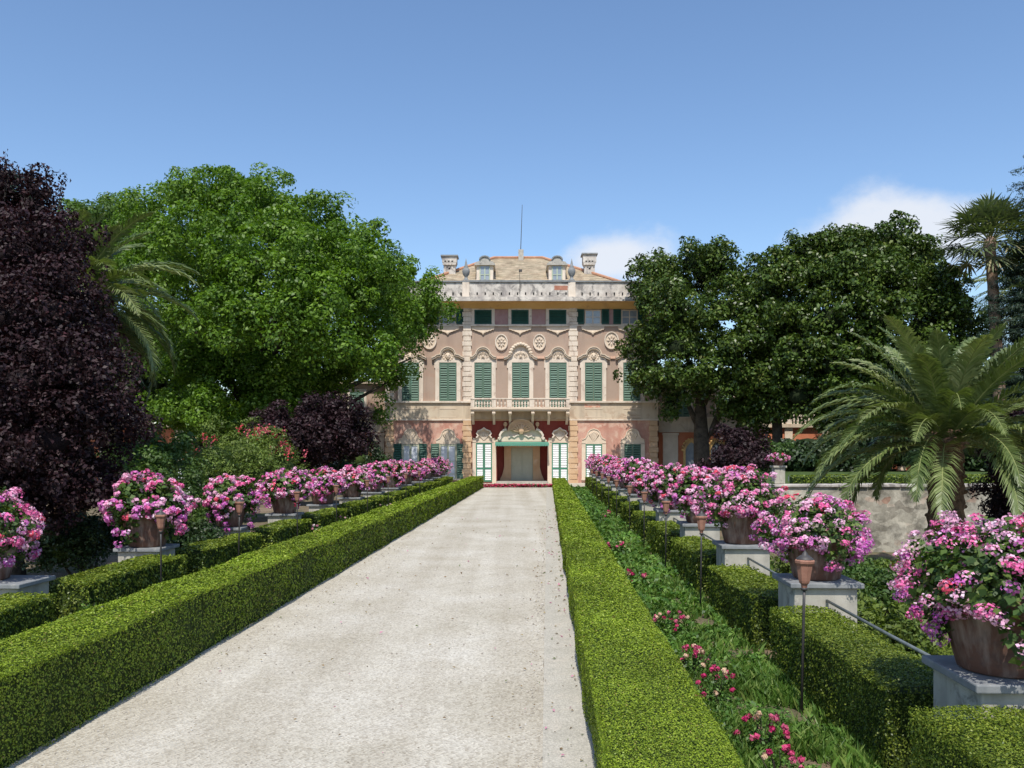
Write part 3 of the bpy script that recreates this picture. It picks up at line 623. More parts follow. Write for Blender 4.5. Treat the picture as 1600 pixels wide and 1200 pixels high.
# ------------------------------------------------------------------ trees
def crown(name, lobes, mat, root, leaf, cr=.9, dens=1.0, per=150, flat=.75, core=None, cover=.9, asp=.55, up=.35, seed=0, corem='hedgecore', sub=9, hole=1.0, shrink=1.0):
    """lobes (x,y,z,r[,rz]): leafy clumps are spread over the lobes' outer skin, leaves over each clump"""
    r = np.random.default_rng(seed+100); L = np.array([(a+(a[3],))[:5] if len(a) == 4 else a for a in lobes], float); L[:,3:] *= shrink
    if sub:
        S_ = []
        for (x,y,z,ra,rz) in L:
            if ra < 1.25*cr: S_.append((x,y,z,ra,rz)); continue
            S_.append((x,y,z,ra*.56,rz*.56)); k_ = sub if ra > 2.2*cr else max(4, sub-4)
            for _ in range(k_):
                d_ = unit(r.normal(size=3)+np.array([0,-.25,.1])); q_ = r.uniform(.62,1.12); f_ = r.uniform(.20,.42)
                S_.append((x+d_[0]*ra*q_, y+d_[1]*ra*q_, z+d_[2]*rz*q_, ra*f_, ra*f_*.8))
        L0 = L; L = np.array(S_)
    else: L0 = L
    C, CR, CN = [], [], []
    for i, (x,y,z,ra,rz) in enumerate(L):
        n_ = max(4, int(dens*4*pi*ra*(ra+rz)/2/(cr*cr)*1.1))
        d = unit(r.normal(size=(n_,3))); p = np.array([x,y,z])+d*np.array([ra,ra,rz])*(.78+.27*r.random((n_,1)))
        ok = np.ones(n_, bool)
        for j, (x2,y2,z2,r2,rz2) in enumerate(L):
            if j != i: ok &= (((p-np.array([x2,y2,z2]))/np.array([r2,r2,rz2]))**2).sum(1) > cover**2*.72
        ok &= bumps(p[:,0]*1.1+p[:,1]*.7, p[:,2]*1.4, .9/cr**.5, seed) < hole
        C.append(p[ok]); CN.append(d[ok]); CR.append(cr*(.6+.75*r.random(ok.sum())))
    C = np.concatenate(C); CR = np.concatenate(CR); CN = np.concatenate(CN)
    n_ = len(C); d = unit(r.normal(size=(n_,per,3))+CN[:,None,:]*.55+np.array([0,0,up])); rad = (.55+.5*r.random((n_,per,1))**.7)
    P = C[:,None,:]+d*CR[:,None,None]*rad*np.array([1,1,flat])
    Nn = d+np.array([0,0,.35])+r.normal(size=d.shape)*.55
    clt = r.random(n_); tone = np.clip(.32*clt[:,None]+.68*r.random((n_,per)), 0, 1)
    ex = None
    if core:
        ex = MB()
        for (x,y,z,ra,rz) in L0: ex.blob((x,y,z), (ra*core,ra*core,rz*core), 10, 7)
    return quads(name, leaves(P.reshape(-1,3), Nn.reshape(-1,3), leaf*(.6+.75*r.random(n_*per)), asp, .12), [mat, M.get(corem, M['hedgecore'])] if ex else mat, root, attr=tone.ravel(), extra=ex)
def limbs(root, base, r0, top, lobes, nl=10, mat=None, seed=0, split=.5):
    """tapered trunk to 'top', then curved limbs towards the lobes' centres"""
    rr = random.Random(seed); m = MB(); b = np.array(base, float); t = np.array(top, float)
    path = [b+np.array([0,0,-.2]), b+(t-b)*.1, b+(t-b)*.4+np.array([rr.uniform(-.2,.2),0,0]), b+(t-b)*.75+np.array([rr.uniform(-.2,.2),0,0]), t]
    m.tube(path, [r0*1.5, r0*1.1, r0, r0*.85, r0*.6], 12)
    for k, lb in enumerate(lobes[:nl]):
        e = np.array(lb[:3], float); s = b+(t-b)*rr.uniform(split, .95); mid = (s+e)/2+np.array([rr.uniform(-.4,.4), rr.uniform(-.4,.4), -abs(e[0]-s[0])*.08])
        m.tube([s, s+(mid-s)*.5+np.array([0,0,.15]), mid, mid+(e-mid)*.55, e], [r0*.5, r0*.4, r0*.3, r0*.2, r0*.08], 8)
    return m.build('trunk', mat or M['bark'], root, smooth=True)
def pl(lst):   # (px, py, Y, r[, rz]) -> world lobes
    return [(PX(a[0],a[2]), a[2], PZ(a[1],a[2]), a[3]) + ((a[4],) if len(a) > 4 else (a[3]*.8,)) for a in lst]

# big bright camphor tree, left
cam_l = pl([(300,330,47,1.9),(372,320,47,2.1),(250,345,48,1.7),(440,340,47,2.2),(500,365,48,1.9),(555,400,48,2.1),(605,430,50,1.8),(648,462,51.5,1.5),(690,478,53.8,.6,.5),
            (684,487,53.5,.75,.55),(650,512,53.5,1.0),(642,560,53.5,.85),(615,592,53,.95),(598,640,52.5,.55,.7),(240,410,45,2.3),(320,405,43.5,2.4),(400,400,42.5,2.3),
            (470,425,42.5,2.5),(540,455,44,2.5),(590,500,47,2.2),(285,470,42.5,2.0),(365,480,41,2.3),(440,500,40.5,2.4),(515,520,42,2.4),(570,560,46,1.9),
            (300,560,48,2.2),(380,570,48.5,2.3),(460,580,48.5,2.2),(530,600,48.5,1.7),(340,630,49,2.0),(430,640,49,2.0),(290,620,49,1.8),(500,640,49,1.6),(315,640,43.5,.8),(340,585,46.5,2.1),(415,590,46.5,2.1),(480,600,47,1.8),(350,655,45,1.5),(415,660,45.5,1.5),(280,645,46,1.5),(465,650,46,1.2),(425,335,52,2.3),(345,335,53,2.3),(520,400,53.5,2.3),(590,460,54,2.2),(250,400,52,2.8),(400,480,52,4.2),(300,520,52,3.5),(500,530,52,3.6)])
t = empty('camphor_tree', (-15.0,50.3,0)); tag(t, 'huge round bright green tree standing left of the villa', 'tree')
limbs(t, (-15.0,50.3,0), .55, (-14.9,50.3,5.5), cam_l[:18], 18, seed=3)
crown('crown', cam_l, M['camphor'], t, .20, cr=.66, dens=.60, per=105, hole=.16, core=None, seed=3, up=.4, flat=.9)
pt = pl([(150,355,58,2.4),(195,365,60,2.6),(120,400,58,2.6),(170,430,58,3),(225,400,62,2.5),(110,460,57,3)])
t = empty('pale_green_tree', (-27,58,0)); tag(t, 'lighter green tree behind the purple tree, left of the huge round tree', 'tree')
limbs(t, (-27,58,0), .4, (-27,58,7), pt, 6, seed=5); crown('crown', pt, M['pale_tree'], t, .24, cr=.75, dens=.65, per=90, core=.5, seed=5, up=.4, flat=.9)
# two dark magnolias, right
mg1 = pl([(1078,412,54,1.5),(1040,435,54.5,1.5),(1120,420,55,1.6),(1160,440,55,1.7),(1198,452,54,1.3),(1012,470,55.5,1.2),(1060,480,52,2.0),(1130,485,51.5,2.2),(1185,490,53,1.9),
          (1010,530,54.5,1.4),(1065,545,51,2.1),(1140,555,50.5,2.3),(1190,560,52,2),(1000,580,55,1.1),(1025,600,54,1.3),(1075,598,51.5,1.5),(1140,605,51,1.7),(1180,610,52,1.5),(1048,630,53,.7,.6),(1150,645,51.5,1.2,1.0),(1185,650,52,1.2,1.1),(1190,690,52.5,.9,.8),
          (1010,468,57.7,1.0),(1012,530,58,1.15),(1006,598,58.3,.85),(1018,430,57.6,.9),(1040,440,57,1.9),(1100,430,57.5,2),(1060,520,56.5,2)])  # rear lobes by the wall, the small ones added to shade the facade
t = empty('magnolia_tree', (PX(1098,53),53,0)); tag(t, 'dark glossy leaved tree in front of the right end of the villa, forked trunk showing', 'tree', 'dark glossy trees right of the villa')
m = MB(); X0 = PX(1098,53)
m.tube([(X0,53,-.2),(X0-.05,53,1.5),(X0-.1,53,3.2),(X0-.15,53,5.2),(X0,53,7)], [.62,.5,.46,.33,.2], 12)
m.tube([(X0+.05,52.9,2.6),(X0+.6,52.9,3.5),(X0+1.0,52.9,4.6),(X0+1.3,53,6)], [.26,.24,.2,.12], 10)
m.tube([(X0-.1,53,3.4),(X0-.7,53,4.6),(X0-1.2,53,6)], [.22,.16,.1], 8)
m.tube([(X0,53,5),(X0+1,52,7.5),(X0+1.6,51.5,9)], [.2,.14,.08], 8); m.tube([(X0,53,5),(X0-1.2,52,8),(X0-1.6,52,10.5)], [.2,.14,.08], 8)
m.build('trunk', M['bark'], t, smooth=True)
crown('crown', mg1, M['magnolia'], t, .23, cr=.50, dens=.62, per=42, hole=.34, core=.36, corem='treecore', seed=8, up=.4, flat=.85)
mg2 = pl([(1340,385,50,1.7),(1390,380,50,1.6),(1295,392,51,1.5),(1250,400,51,1.4),(1430,405,50,1.5),(1220,430,50,1.7),(1280,440,48.5,2.1),(1350,435,48,2.3),(1415,450,48.5,2.1),(1460,440,50,1.2),
          (1470,480,49.5,1.5),(1500,500,51,1.2),(1230,490,49,2.1),(1300,500,47,2.5),(1370,500,46.5,2.5),(1440,515,48,2.2),(1490,540,50,1.6),(1240,560,48,2.1),(1310,570,46.5,2.4),(1385,575,46.5,2.4),(1455,580,48,2.1),
          (1250,620,48,1.7),(1320,630,47,1.8),(1200,600,50,1.5),(1405,640,47.5,1.9),(1295,660,47.5,1.1,.8),(1330,668,47,1.3,.9),(1385,672,47,1.4,1.0),(1440,650,47.5,1.7),(1215,640,49.5,1.1,.8),(1340,400,53,2),(1280,420,53,2),(1410,420,53,2),(1200,470,52,1.8)])
t = empty('magnolia_tree', (PX(1330,49),49,1.3)); tag(t, 'broad dark glossy leaved tree behind the stone wall, right of the forked one', 'tree', 'dark glossy trees right of the villa')
limbs(t, (PX(1330,49),49,1.0), .5, (PX(1335,49),49,6.5), mg2, 20, seed=9, split=.35)
crown('crown', mg2, M['magnolia'], t, .23, cr=.52, dens=.62, per=42, hole=.30, core=.36, corem='treecore', seed=9, up=.4, flat=.85)
t = empty('dark_tree', (PX(1215,50),50,0)); lb = pl([(1215,560,51,1.6),(1200,520,52,1.5),(1225,610,50,1.2)])
tag(t, 'slim tree with a tall bare trunk between the two dark glossy trees', 'tree'); limbs(t, (PX(1213,50),50,0), .3, (PX(1205,51),51,8), lb, 3, seed=2); crown('crown', lb, M['magnolia'], t, .26, cr=.8, per=90, core=.5, seed=12)
# dark trees filling the distance behind palms and wings
for i, (lst, lab, mt) in enumerate((
    ([(190,560,66,4),(260,540,68,4),(230,620,64,2.6),(150,600,64,3.5),(300,620,66,3.2)], 'dark evergreen behind the left palm and the pale balustrade', 'shade_tree'),
    ([(60,420,62,4.5),(20,520,62,5),(90,560,60,4)], 'dark evergreen hidden behind the purple tree at the far left', 'shade_tree'),
    ([(1600,620,60,3.2),(1560,640,58,3.0),(1500,640,60,3.0),(1440,660,62,2.4),(1370,665,62,2)], 'dark evergreen screen low behind the right palm', 'shade_tree'),
    ([(1210,640,74,2.6),(1270,630,74,3.2),(1340,640,74,3.2),(1400,640,74,3)], 'dark evergreens rising behind the pale balustrade on the right', 'shade_tree'),
    ([(430,690,60,2.2),(360,680,58,2.4),(500,690,62,2.0)], 'dark evergreen low behind the crape myrtle shrub', 'shade_tree'))):
    lb = pl(lst); x = lb[0][0]; y = lb[0][1]; t = empty('evergreen_tree', (x,y,0)); tag(t, lab, 'tree', 'dark evergreens in the distance')
    limbs(t, (x,y,0), .35, (x,y,lb[0][2]*.8), lb, 5, seed=i); crown('crown', lb, M[mt], t, .32, cr=1.0, dens=.6, per=80, core=.7, seed=20+i)
# purple leaved plums
pb = [(20,300,16,.75,.7),(75,330,16,.75,.8),(-30,330,16.5,1,1),(120,400,15.5,.75,.8),(50,400,14.8,1.0),(-20,420,15,1.2),(150,470,15.5,.7),(100,490,14.4,1.0),(30,500,14.2,1.1),(165,550,15.2,.65),(120,580,14.2,.95),(50,600,13.8,1.1),
      (-30,560,14.3,1.2),(190,640,15.4,.6,.6),(150,660,14.3,.8),(90,690,13.9,1.0),(10,700,13.8,1.1),(160,730,14.8,.7),(90,760,14.2,.85),(20,780,14.2,.9),(-40,800,14.5,.9),(100,520,17,1.4),(30,420,17.5,1.4),(20,640,17,1.6)]
pb = [(q[0]-(22 if q[1] < 560 else 8),)+tuple(q[1:]) for q in pb]
t = empty('purple_plum_tree', (-9.0,15.6,0)); lb = pl(pb); tag(t, 'very large dark purple leaved tree filling the left edge of the picture', 'tree', 'purple leaved trees and shrubs')
limbs(t, (-9.0,15.6,0), .16, (-8.9,15.6,2.2), lb, 20, seed=14, split=.3)
crown('crown', lb, M['plum'], t, .075, cr=.20, dens=.62, per=34, shrink=.86, hole=.6, core=.34, corem='plumcore', seed=14, flat=.9, asp=.62, up=.2)
m = MB(); P_ = []; 
for px, py, h in ((8,236,.9),(16,255,.7),(74,262,.55),(97,285,.5),(50,275,.4),(120,330,.4),(165,415,.3),(40,300,.3),(205,600,.4),(228,660,.35)):
    x, z = PX(px,15.6), PZ(py,15.6); lean = random.uniform(-.1,.12); m.tube([(x-lean,15.6,z-h),(x,15.6,z)], [.008,.003], 5)
    q = np.array([[x-lean*(1-k),15.6,z-h*(1-k)] for k in np.linspace(.1,1,30)])+rng.normal(size=(30,3))*.035; P_.append(q)
m.build('shoots', M['bark'], t); P_ = np.concatenate(P_); quads('shoot_leaves', leaves(P_, rng.normal(size=P_.shape), .08, .6), M['plum'], t, attr=rng.random(len(P_)))
for (lst, lab, bx, by, s_) in (([(480,665,36,1.3),(520,655,36,1.2),(440,680,35.5,1.0),(545,690,36,.9,1.1),(500,700,35,1.3),(460,710,35,1.1),(420,665,37,.9)], 'purple leaved shrub behind the left flower pots, in front of the left wing', 497, 36, 1),
                              ([(1148,690,38,.75),(1172,700,38,.7),(1130,722,37,.6),(1158,720,37,.8),(1185,722,38,.6),(1105,735,38,.45,.35)], 'purple leaved shrub at the foot of the forked dark tree', 1150, 38, 2),
                              ([(1575,690,21,.75),(1610,660,21,.8),(1580,740,20.5,.7),(1620,760,20.3,.8),(1565,790,20.6,.5,.6),(1600,820,20.4,.6)], 'purple leaved shrub at the right edge, beside the large palm', 1590, 21, 3)):
    lb = pl(lst); x = PX(bx,by); t = empty('purple_plum_shrub', (x,by,0)); tag(t, lab, 'shrub', 'purple leaved trees and shrubs')
    limbs(t, (x,by,-.3), .09, (x,by,1.2), lb, 7, seed=s_, split=.2); crown('crown', lb, M['plum'], t, .13 if by > 22 else .075, cr=.30 if by > 22 else .2, dens=.7, per=40, core=.5, corem='plumcore', seed=30+s_, flat=.9)
# conifers: layered flat sprays
def cedar(px, Y, ztop, H, w_, lab, seed):
    x = PX(px, Y); t = empty('cedar_tree', (x,Y,0)); tag(t, lab, 'tree', 'cedars at the picture edges'); rr = random.Random(seed)
    m = MB(); m.tube([(x,Y,-.2),(x,Y,ztop*.5),(x,Y,ztop)], [.45,.3,.03], 10); lb = []
    z = ztop-.4
    while z > ztop-H:
        f = (ztop-z)/H; L_ = .5+w_*f**.8
        for k in range(5):
            a = k*1.257+z*1.9+rr.uniform(-.3,.3); ex, ey = x+L_*cos(a), Y+L_*sin(a); m.tube([(x,Y,z),(x+(ex-x)*.5,Y+(ey-Y)*.5,z+.15),(ex,ey,z-.1)], [.07,.05,.015], 6)
            for q in (.35,.62,.9): lb.append((x+(ex-x)*q, Y+(ey-Y)*q, z+.1-.15*q, .25+.42*L_*.3*(1.2-abs(q-.6)), .16))
        z -= .62+.2*rr.random()
    m.build('trunk', M['bark'], t, smooth=True)
    crown('crown', lb, M['cedar'], t, .22, cr=.35, dens=.55, per=26, seed=seed, flat=.4, asp=.16, cover=.4, sub=0)
cedar(1640, 44, 18.5, 15, 3.4, 'tall dark cedar rising at the right edge of the picture', 1)
cedar(20, 40, 15.2, 11, 3.4, 'dark cedar whose flat top shows above the purple tree', 2)

# ------------------------------------------------------------------ palms
def frond(Q, A, base, az, el, L, droop, rr, nl=46, lw=.035, ll=.42, tw=0, seg=14):
    """arching rachis with two rows of leaflets folded into a V; returns rachis path"""
    pts = []; p = np.array(base, float); e = el; h = np.array([cos(az), sin(az), 0])
    for i in range(seg+1):
        pts.append(p.copy()); d = h*cos(e)+np.array([0,0,1])*sin(e); p = p+d*L/seg; e -= droop/seg*(0.5+1.1*i/seg)
    pts = np.array(pts); side = np.cross(h, [0,0,1.])
    ts = np.linspace(.12, .995, nl); idx = ts*seg; i0 = np.minimum(idx.astype(int), seg-1); fr = (idx-i0)[:,None]
    B = pts[i0]*(1-fr)+pts[i0+1]*fr; Tn = unit(pts[i0+1]-pts[i0]); Nn = unit(np.cross(side[None,:].repeat(nl,0), Tn)); Nn = np.where(Nn[:,2:3] < 0, -Nn, Nn)
    env = np.sin(np.clip(ts*.93+.10, 0, 1)*pi)**.55
    for s in (-1, 1):
        dirv = unit(side*s*.80+Tn*(.55+.5*ts[:,None])+Nn*(.32+.08*rr.normal(size=(nl,1)))+rr.normal(size=(nl,3))*.07)
        ln = (ll*env*(.85+.3*rr.random(nl)))[:,None]; wv = unit(Tn*1.0+Nn*.25)*lw
        mid = B+dirv*ln*.55; tip = B+dirv*ln+np.array([0,0,-1.])*ln*(.18+.12*rr.random((nl,1)))
        Q.append(np.stack([B-wv*.35, B+wv*.35, mid+wv*.5, mid-wv*.5], 1)); Q.append(np.stack([mid-wv*.5, mid+wv*.5, tip+wv*.08, tip-wv*.08], 1))
        a = np.clip(.15+.5*rr.random(nl)+tw, 0, 1); A += [a, a]
    return pts
def feather_palm(x, y, z0, zc, rad, nf, L, lab, seed, lw=.035, ll=.42, spread=(-.5,1.45), nl=46, grp='palms', dk=1.0):
    t = empty('date_palm', (x,y,z0)); tag(t, lab, 'palm', grp); rr = np.random.default_rng(seed)
    m = MB(); prof = []; H = zc-z0; k = max(6, int(H/.16))
    for i in range(k+1):
        f = i/k; prof += [(rad*(1.15-.15*f)*(1.06 if i%2 else .95), H*f)]
    prof += [(rad*1.35, H+.12), (rad*1.1, H+.4), (rad*.5, H+.6)]; m.lathe(x, y, prof, 18, z0)
    for i in range(int(H/.13)):       # old leaf bases
        a = i*2.4; zz = z0+H*i/(H/.13); m.blob((x+rad*1.02*cos(a), y+rad*1.02*sin(a), zz), (.09,.09,.05), 6, 4)
        a += 1.2; m.blob((x+rad*1.02*cos(a), y+rad*1.02*sin(a), zz+.06), (.09,.09,.05), 6, 4)
    m.build('trunk', M['palm_bark'], t, smooth=True)
    Q, A = [], []; ra = MB()
    for i in range(nf):
        f = (i+.5)/nf; az = i*2.39996+rr.normal()*.12; el = spread[1]+(spread[0]-spread[1])*f**.9+rr.normal()*.07
        dr = (1.15+1.05*f)*dk+rr.normal()*.12
        if el > .9: dr *= .7
        pts = frond(Q, A, (x+rad*.5*cos(az), y+rad*.5*sin(az), zc+.35-.3*f), az, el, L*(.85+.25*rr.random())*(.80 if f < .12 else 1), dr, rr, nl, lw, ll, tw=.18*rr.normal())
        ra.tube(pts, list(np.linspace(.022, .005, len(pts))*(1 if rad < .4 else 1.4)), 5)
    quads('crown', np.concatenate(Q), [M['palm'], M['frond_stem']], t, attr=np.concatenate(A), extra=ra)
    return t
M['frond_stem'] = surf('frond_stem', [(.3,(.16,.19,.06)), (.7,(.28,.30,.11))], 6, .6, 0)
feather_palm(PX(1478,18.5), 18.5, -.6, 2.30, .34, 70, 3.3, 'large feathery palm with arching fronds in front of the stone wall, right', 5, lw=.055, ll=.46, spread=(.04,1.34), nl=88, dk=.92)
feather_palm(PX(108,23), 23, 0, PZ(490,23), .38, 86, 3.35, 'feathery palm half hidden behind the very large purple tree, left', 6, lw=.065, ll=.55, spread=(-.9,1.4), nl=76)
feather_palm(PX(1612,52), 52, 0, PZ(462,52), .4, 60, 4.6, 'dark feathery palm high behind the fan palm at the right edge', 7, lw=.09, ll=.6, spread=(-.6,1.35), nl=44)
def fan_palm(x, y, z0, xt, zt, lab, seed, nfan=64):
    t = empty('fan_palm', (x,y,z0)); tag(t, lab, 'palm', 'palms'); rr = np.random.default_rng(seed)
    m = MB(); n_ = 26; H = zt-z0
    pts = [(x+(xt-x)*(i/n_)**1.3, y, z0+H*i/n_) for i in range(n_+1)]; m.tube(pts, [(.36-.12*i/n_)*(1.05 if i%2 else .97) for i in range(n_+1)], 12)
    m.blob((xt,y,zt+.05), (.34,.34,.5), 10, 8); m.build('trunk', M['fan_bark'], t, smooth=True)
    Q, A = [], []; st = MB()
    for i in range(nfan):
        f = (i+.5)/nfan; az = i*2.39996; el = 1.5-2.2*f+rr.normal()*.12; L_ = 1.3+.45*rr.random()
        d = np.array([cos(az)*cos(el), sin(az)*cos(el), sin(el)]); b = np.array([xt,y,zt+.25]); c = b+d*L_+np.array([0,0,-.12])
        st.tube([b, b+d*L_*.5+np.array([0,0,.06]), c], [.03,.02,.015], 5)
        sd_ = unit(np.cross(d, [0,0,1.])[None])[0]; up_ = np.cross(sd_, d)
        for k in range(19):
            a = (k-9)/9*1.75+rr.normal()*.03; dd = d*cos(a)+sd_*sin(a)+up_*(.12*cos(k*pi)); dd = dd/np.linalg.norm(dd); ln = (1.1+.3*rr.random())*(1-.18*abs(a)/1.75)
            wv = np.cross(dd, up_); wv = wv/np.linalg.norm(wv)
            p1 = c+dd*ln*.55; p2 = c+dd*ln+np.array([0,0,-.08-.16*rr.random()])*ln
            Q.append(np.stack([c-wv*.015, c+wv*.015, p1+wv*.055, p1-wv*.055])[None]); Q.append(np.stack([p1-wv*.055, p1+wv*.055, p2+wv*.006, p2-wv*.006])[None])
            tn = .2+.5*rr.random()+(.35 if f > .86 else 0); A += [np.array([tn]), np.array([tn])]
    quads('crown', np.concatenate(Q), [M['fanleaf'], M['frond_stem']], t, attr=np.clip(np.concatenate(A),0,1), extra=st)
fan_palm(PX(1568,45), 45, 0, PX(1547,45), PZ(385,45), 'tall fan palm with a slender pale trunk against the sky, right', 9)

# ------------------------------------------------------------------ shrubs and flowers in the gardens
def shrub(name, lst, mat, lab, cat, leaf, cr, per, seed, grp=None, flowers=None, asp=.55, z0=0, core=.5, flat=.9, up=.3):
    lb = pl(lst); x, y = lb[0][0], lb[0][1]; t = empty(name, (x,y,z0)); tag(t, lab, cat, grp)
    m = MB(); rr = random.Random(seed)
    for q in lb[:8]:
        for _ in range(2): m.tube([(x+rr.uniform(-.1,.1), y, z0-.1), ((x+q[0])/2+rr.uniform(-.1,.1), (y+q[1])/2, (z0+q[2])/2), (q[0], q[1], q[2])], [.025,.018,.008], 5)
    m.build('stems', M['bark'], t)
    crown('foliage', lb, M[mat], t, leaf*.9, cr=cr*.7, dens=.7, per=per//2, core=core*.9, seed=seed, flat=flat, asp=asp, up=up, sub=6)
    if flowers:
        cols, nf, fs, ff = flowers[:4]; hi_ = flowers[4] if len(flowers) > 4 else 0; L = np.array(lb); r = np.random.default_rng(seed)
        k = r.integers(0, len(L) if not hi_ else 4, nf); d = unit(r.normal(size=(nf,3))+np.array([0,-.7,.9+hi_])); C = L[k,:3]+d*L[k][:,[3,3,4]]*1.08
        F_ = (C[:,None,:]+r.normal(size=(nf,ff,3))*fs*np.array([.8,.8,1.5])).reshape(-1,3); c = np.repeat(np.array(cols)[r.integers(0,len(cols),nf)], ff, 0)*(.8+.4*r.random((nf*ff,1)))
        quads('blossoms', leaves(F_, r.normal(size=F_.shape)+np.array([0,-.5,.5]), fs*1.1, .9), M['petal'], t, pcol=np.clip(c,0,.95))
    return t
shrub('crape_myrtle', [(370,715,29,1.3,1.0),(320,725,28,1.0,.8),(420,715,29,1.2,.9),(445,735,29,.8,.8),(345,745,27,1.2,.8),(400,750,27.5,1.2,.8),(300,745,27,.8,.7)], 'willow',
      'wide light green shrub topped with red flowers behind the left pots', 'shrub', .14, .45, 90, 41, flowers=([(.60,.06,.09),(.65,.14,.18)], 26, .065, 16, 1.6), asp=.3, up=.9)
shrub('garden_shrub', [(215,725,24,.8,.8),(250,715,25,.8,.9),(235,750,23,.8,.7),(275,740,24,.7,.7),(200,760,22,.7,.6)], 'shrub', 'green leafy shrub between the very large purple tree and the red flowered shrub', 'shrub', .12, .35, 80, 42, 'green shrubs behind the left pots')
shrub('white_rose_shrub', [(290,770,19,.45,.5),(255,790,18,.4,.5),(320,790,20,.5,.5),(300,820,18.5,.5,.4)], 'shrub', 'dark green rose shrub with white blooms behind the second left pot', 'shrub', .08, .25, 80, 43, 'green shrubs behind the left pots', flowers=([(.8,.8,.72)], 12, .035, 12))
shrub('garden_shrub', [(130,850,15,.5,.5),(90,860,14.5,.5,.5),(170,830,16,.45,.5),(110,820,16.5,.5,.5)], 'shade_tree', 'dark low shrub in the shade between the two nearest left pots', 'shrub', .07, .22, 80, 44, 'green shrubs behind the left pots')
shrub('garden_shrub', [(560,720,40,.9,.8),(590,725,42,.8,.7),(530,735,38,.8,.6)], 'shade_tree', 'small dark shrub in front of the cream pilaster of the left wing', 'shrub', .14, .4, 70, 45, 'green shrubs behind the left pots')
shrub('garden_shrub', [(285,840,17.5,.5,.45),(320,850,17,.45,.4),(262,860,16.5,.45,.4)], 'shade_tree', 'dark green shrub behind the low hedge, between second and third left pots', 'shrub', .07, .22, 80, 46, 'green shrubs behind the left pots')
shrub('garden_shrub', [(1185,712,40,.9,.5),(1210,708,41,.9,.5),(1165,708,41,.8,.4)], 'shrub', 'bright green shrub beside the small flower urn on its pillar', 'shrub', .14, .4, 70, 47, 'green shrubs on the right')
for i, (lst, lab, fl) in enumerate((([(1360,915,12.5,.3,.25),(1400,930,12,.3,.25),(1340,940,12,.3,.25)], 'low green plant behind the iron rail, between the two nearest right pots', None),
    ([(1365,985,9.5,.3,.28),(1400,1000,9.3,.3,.25),(1340,960,10,.28,.25),(1420,1010,9,.25,.22)], 'yellow green plant just below the nearest right-hand pot', None),
    ([(1345,915,14,.2,.2),(1320,925,13.5,.2,.2)], 'leafy plant beside the second right-hand pedestal', None),
    ([(1420,880,15,.22,.2),(1395,900,14,.2,.18),(1450,890,14,.22,.2)], 'reddish green rose shrub in front of the stone wall', ([(.6,.1,.08),(.6,.3,.1)], 8, .03, 10)),
    ([(1350,885,17,.2,.2),(1380,888,17,.2,.18)], 'small shrub at the foot of the stone wall, left of the palm trunk', None),
    ([(1240,880,13.5,.3,.3),(1180,880,14.5,.3,.3)], 'leafy plant between the second and third right-hand pedestals', None),
    ([(1570,870,13,.4,.35),(1610,880,12,.4,.35)], 'dark green shrub behind the nearest right-hand pot', None))):
    shrub('garden_plant', lst, 'willow' if i%2 else 'shrub', lab, 'plant', .075, .18, 60, 60+i, 'plants in the sunken right garden', flowers=fl, z0=-.6, core=.4)
for a, b, v0, v1, lab in ((4.9,5.4,9,15.5,'low clipped hedge on the sunken garden floor right of the pots'),):
    hedge('garden_hedge', a, b, v0, v1, .35, M['hedge2'], lab, None, z0=-.6, seed=77, k=2)
grassy('grass', [(4.6,12,6,22,120,0), (4.6,8,5,12,300,0)], 'grass on the sunken garden floor right of the pots', .16)

# ------------------------------------------------------------------ retaining wall, terrace, urn
def rubble():
    m = bpy.data.materials.new('rubble_wall'); t, n, l = nt(m); co = n.new('ShaderNodeTexCoord').outputs['Object']
    mv = mapping(n, l, co, (1,1,1.5)); v = n.new('ShaderNodeTexVoronoi'); v.inputs['Scale'].default_value = 4.2; l.new(mv, v.inputs['Vector'])
    c = ramp(n, [(0,(.19,.17,.14)), (.35,(.30,.28,.235)), (.7,(.43,.40,.34)), (.93,(.30,.17,.12)), (1,(.38,.22,.16))]); l.new(v.outputs['Color'], c.inputs[0])
    a = noise(n, l, co, 2.4, 7, .65); r = ramp(n, [(.36,(.42,.41,.38)), (.62,(1.25,1.23,1.17))]); l.new(a.outputs['Fac'], r.inputs[0])
    plaster = noise(n, l, co, .8, 5, .6); r2 = ramp(n, [(.50,(0,0,0)), (.60,(.75,.75,.75))]); l.new(plaster.outputs['Fac'], r2.inputs[0])
    base = mixc(n, l, r2.outputs[0], c.outputs[0], (.44,.415,.36)); colr = mixc(n, l, 1.0, base, r.outputs[0], 'MULTIPLY')
    p = n.new('ShaderNodeBsdfPrincipled'); p.inputs['Roughness'].default_value = .95; l.new(colr, p.inputs['Base Color'])
    b = n.new('ShaderNodeBump'); b.inputs['Strength'].default_value = .8; b.inputs['Distance'].default_value = .04; l.new(a.outputs['Fac'], b.inputs['Height']); l.new(b.outputs[0], p.inputs['Normal'])
    o = n.new('ShaderNodeOutputMaterial'); l.new(p.outputs[0], o.inputs[0]); return m
M['rubble'] = rubble()
XW = PX(1212,24.5)
t = empty('stone_wall', (XW+8,24.7,-.7)); tag(t, 'old grey stone retaining wall behind the large palm', 'wall')
m = MB(); xs = np.linspace(XW, 26, 60)
for i in range(60): pass
m.box(XW, 28, 24.5, 24.95, -.8, 1.24); m.build('masonry', M['rubble'], t)
c = MB(); x = XW-.05
while x < 28: w_ = random.uniform(.8,1.2); c.box(x+.006, x+w_-.006, 24.43+random.uniform(-.01,.01), 25.02, 1.243, 1.33+random.uniform(-.012,.012)); x += w_
c.build('coping', M['parapet'], t, bevel=.02)
m = MB(); m.box(XW+.02, 60, 24.96, 46, -1, 1.21); tag(m.build('terrace', M['lawn']), kind='structure')
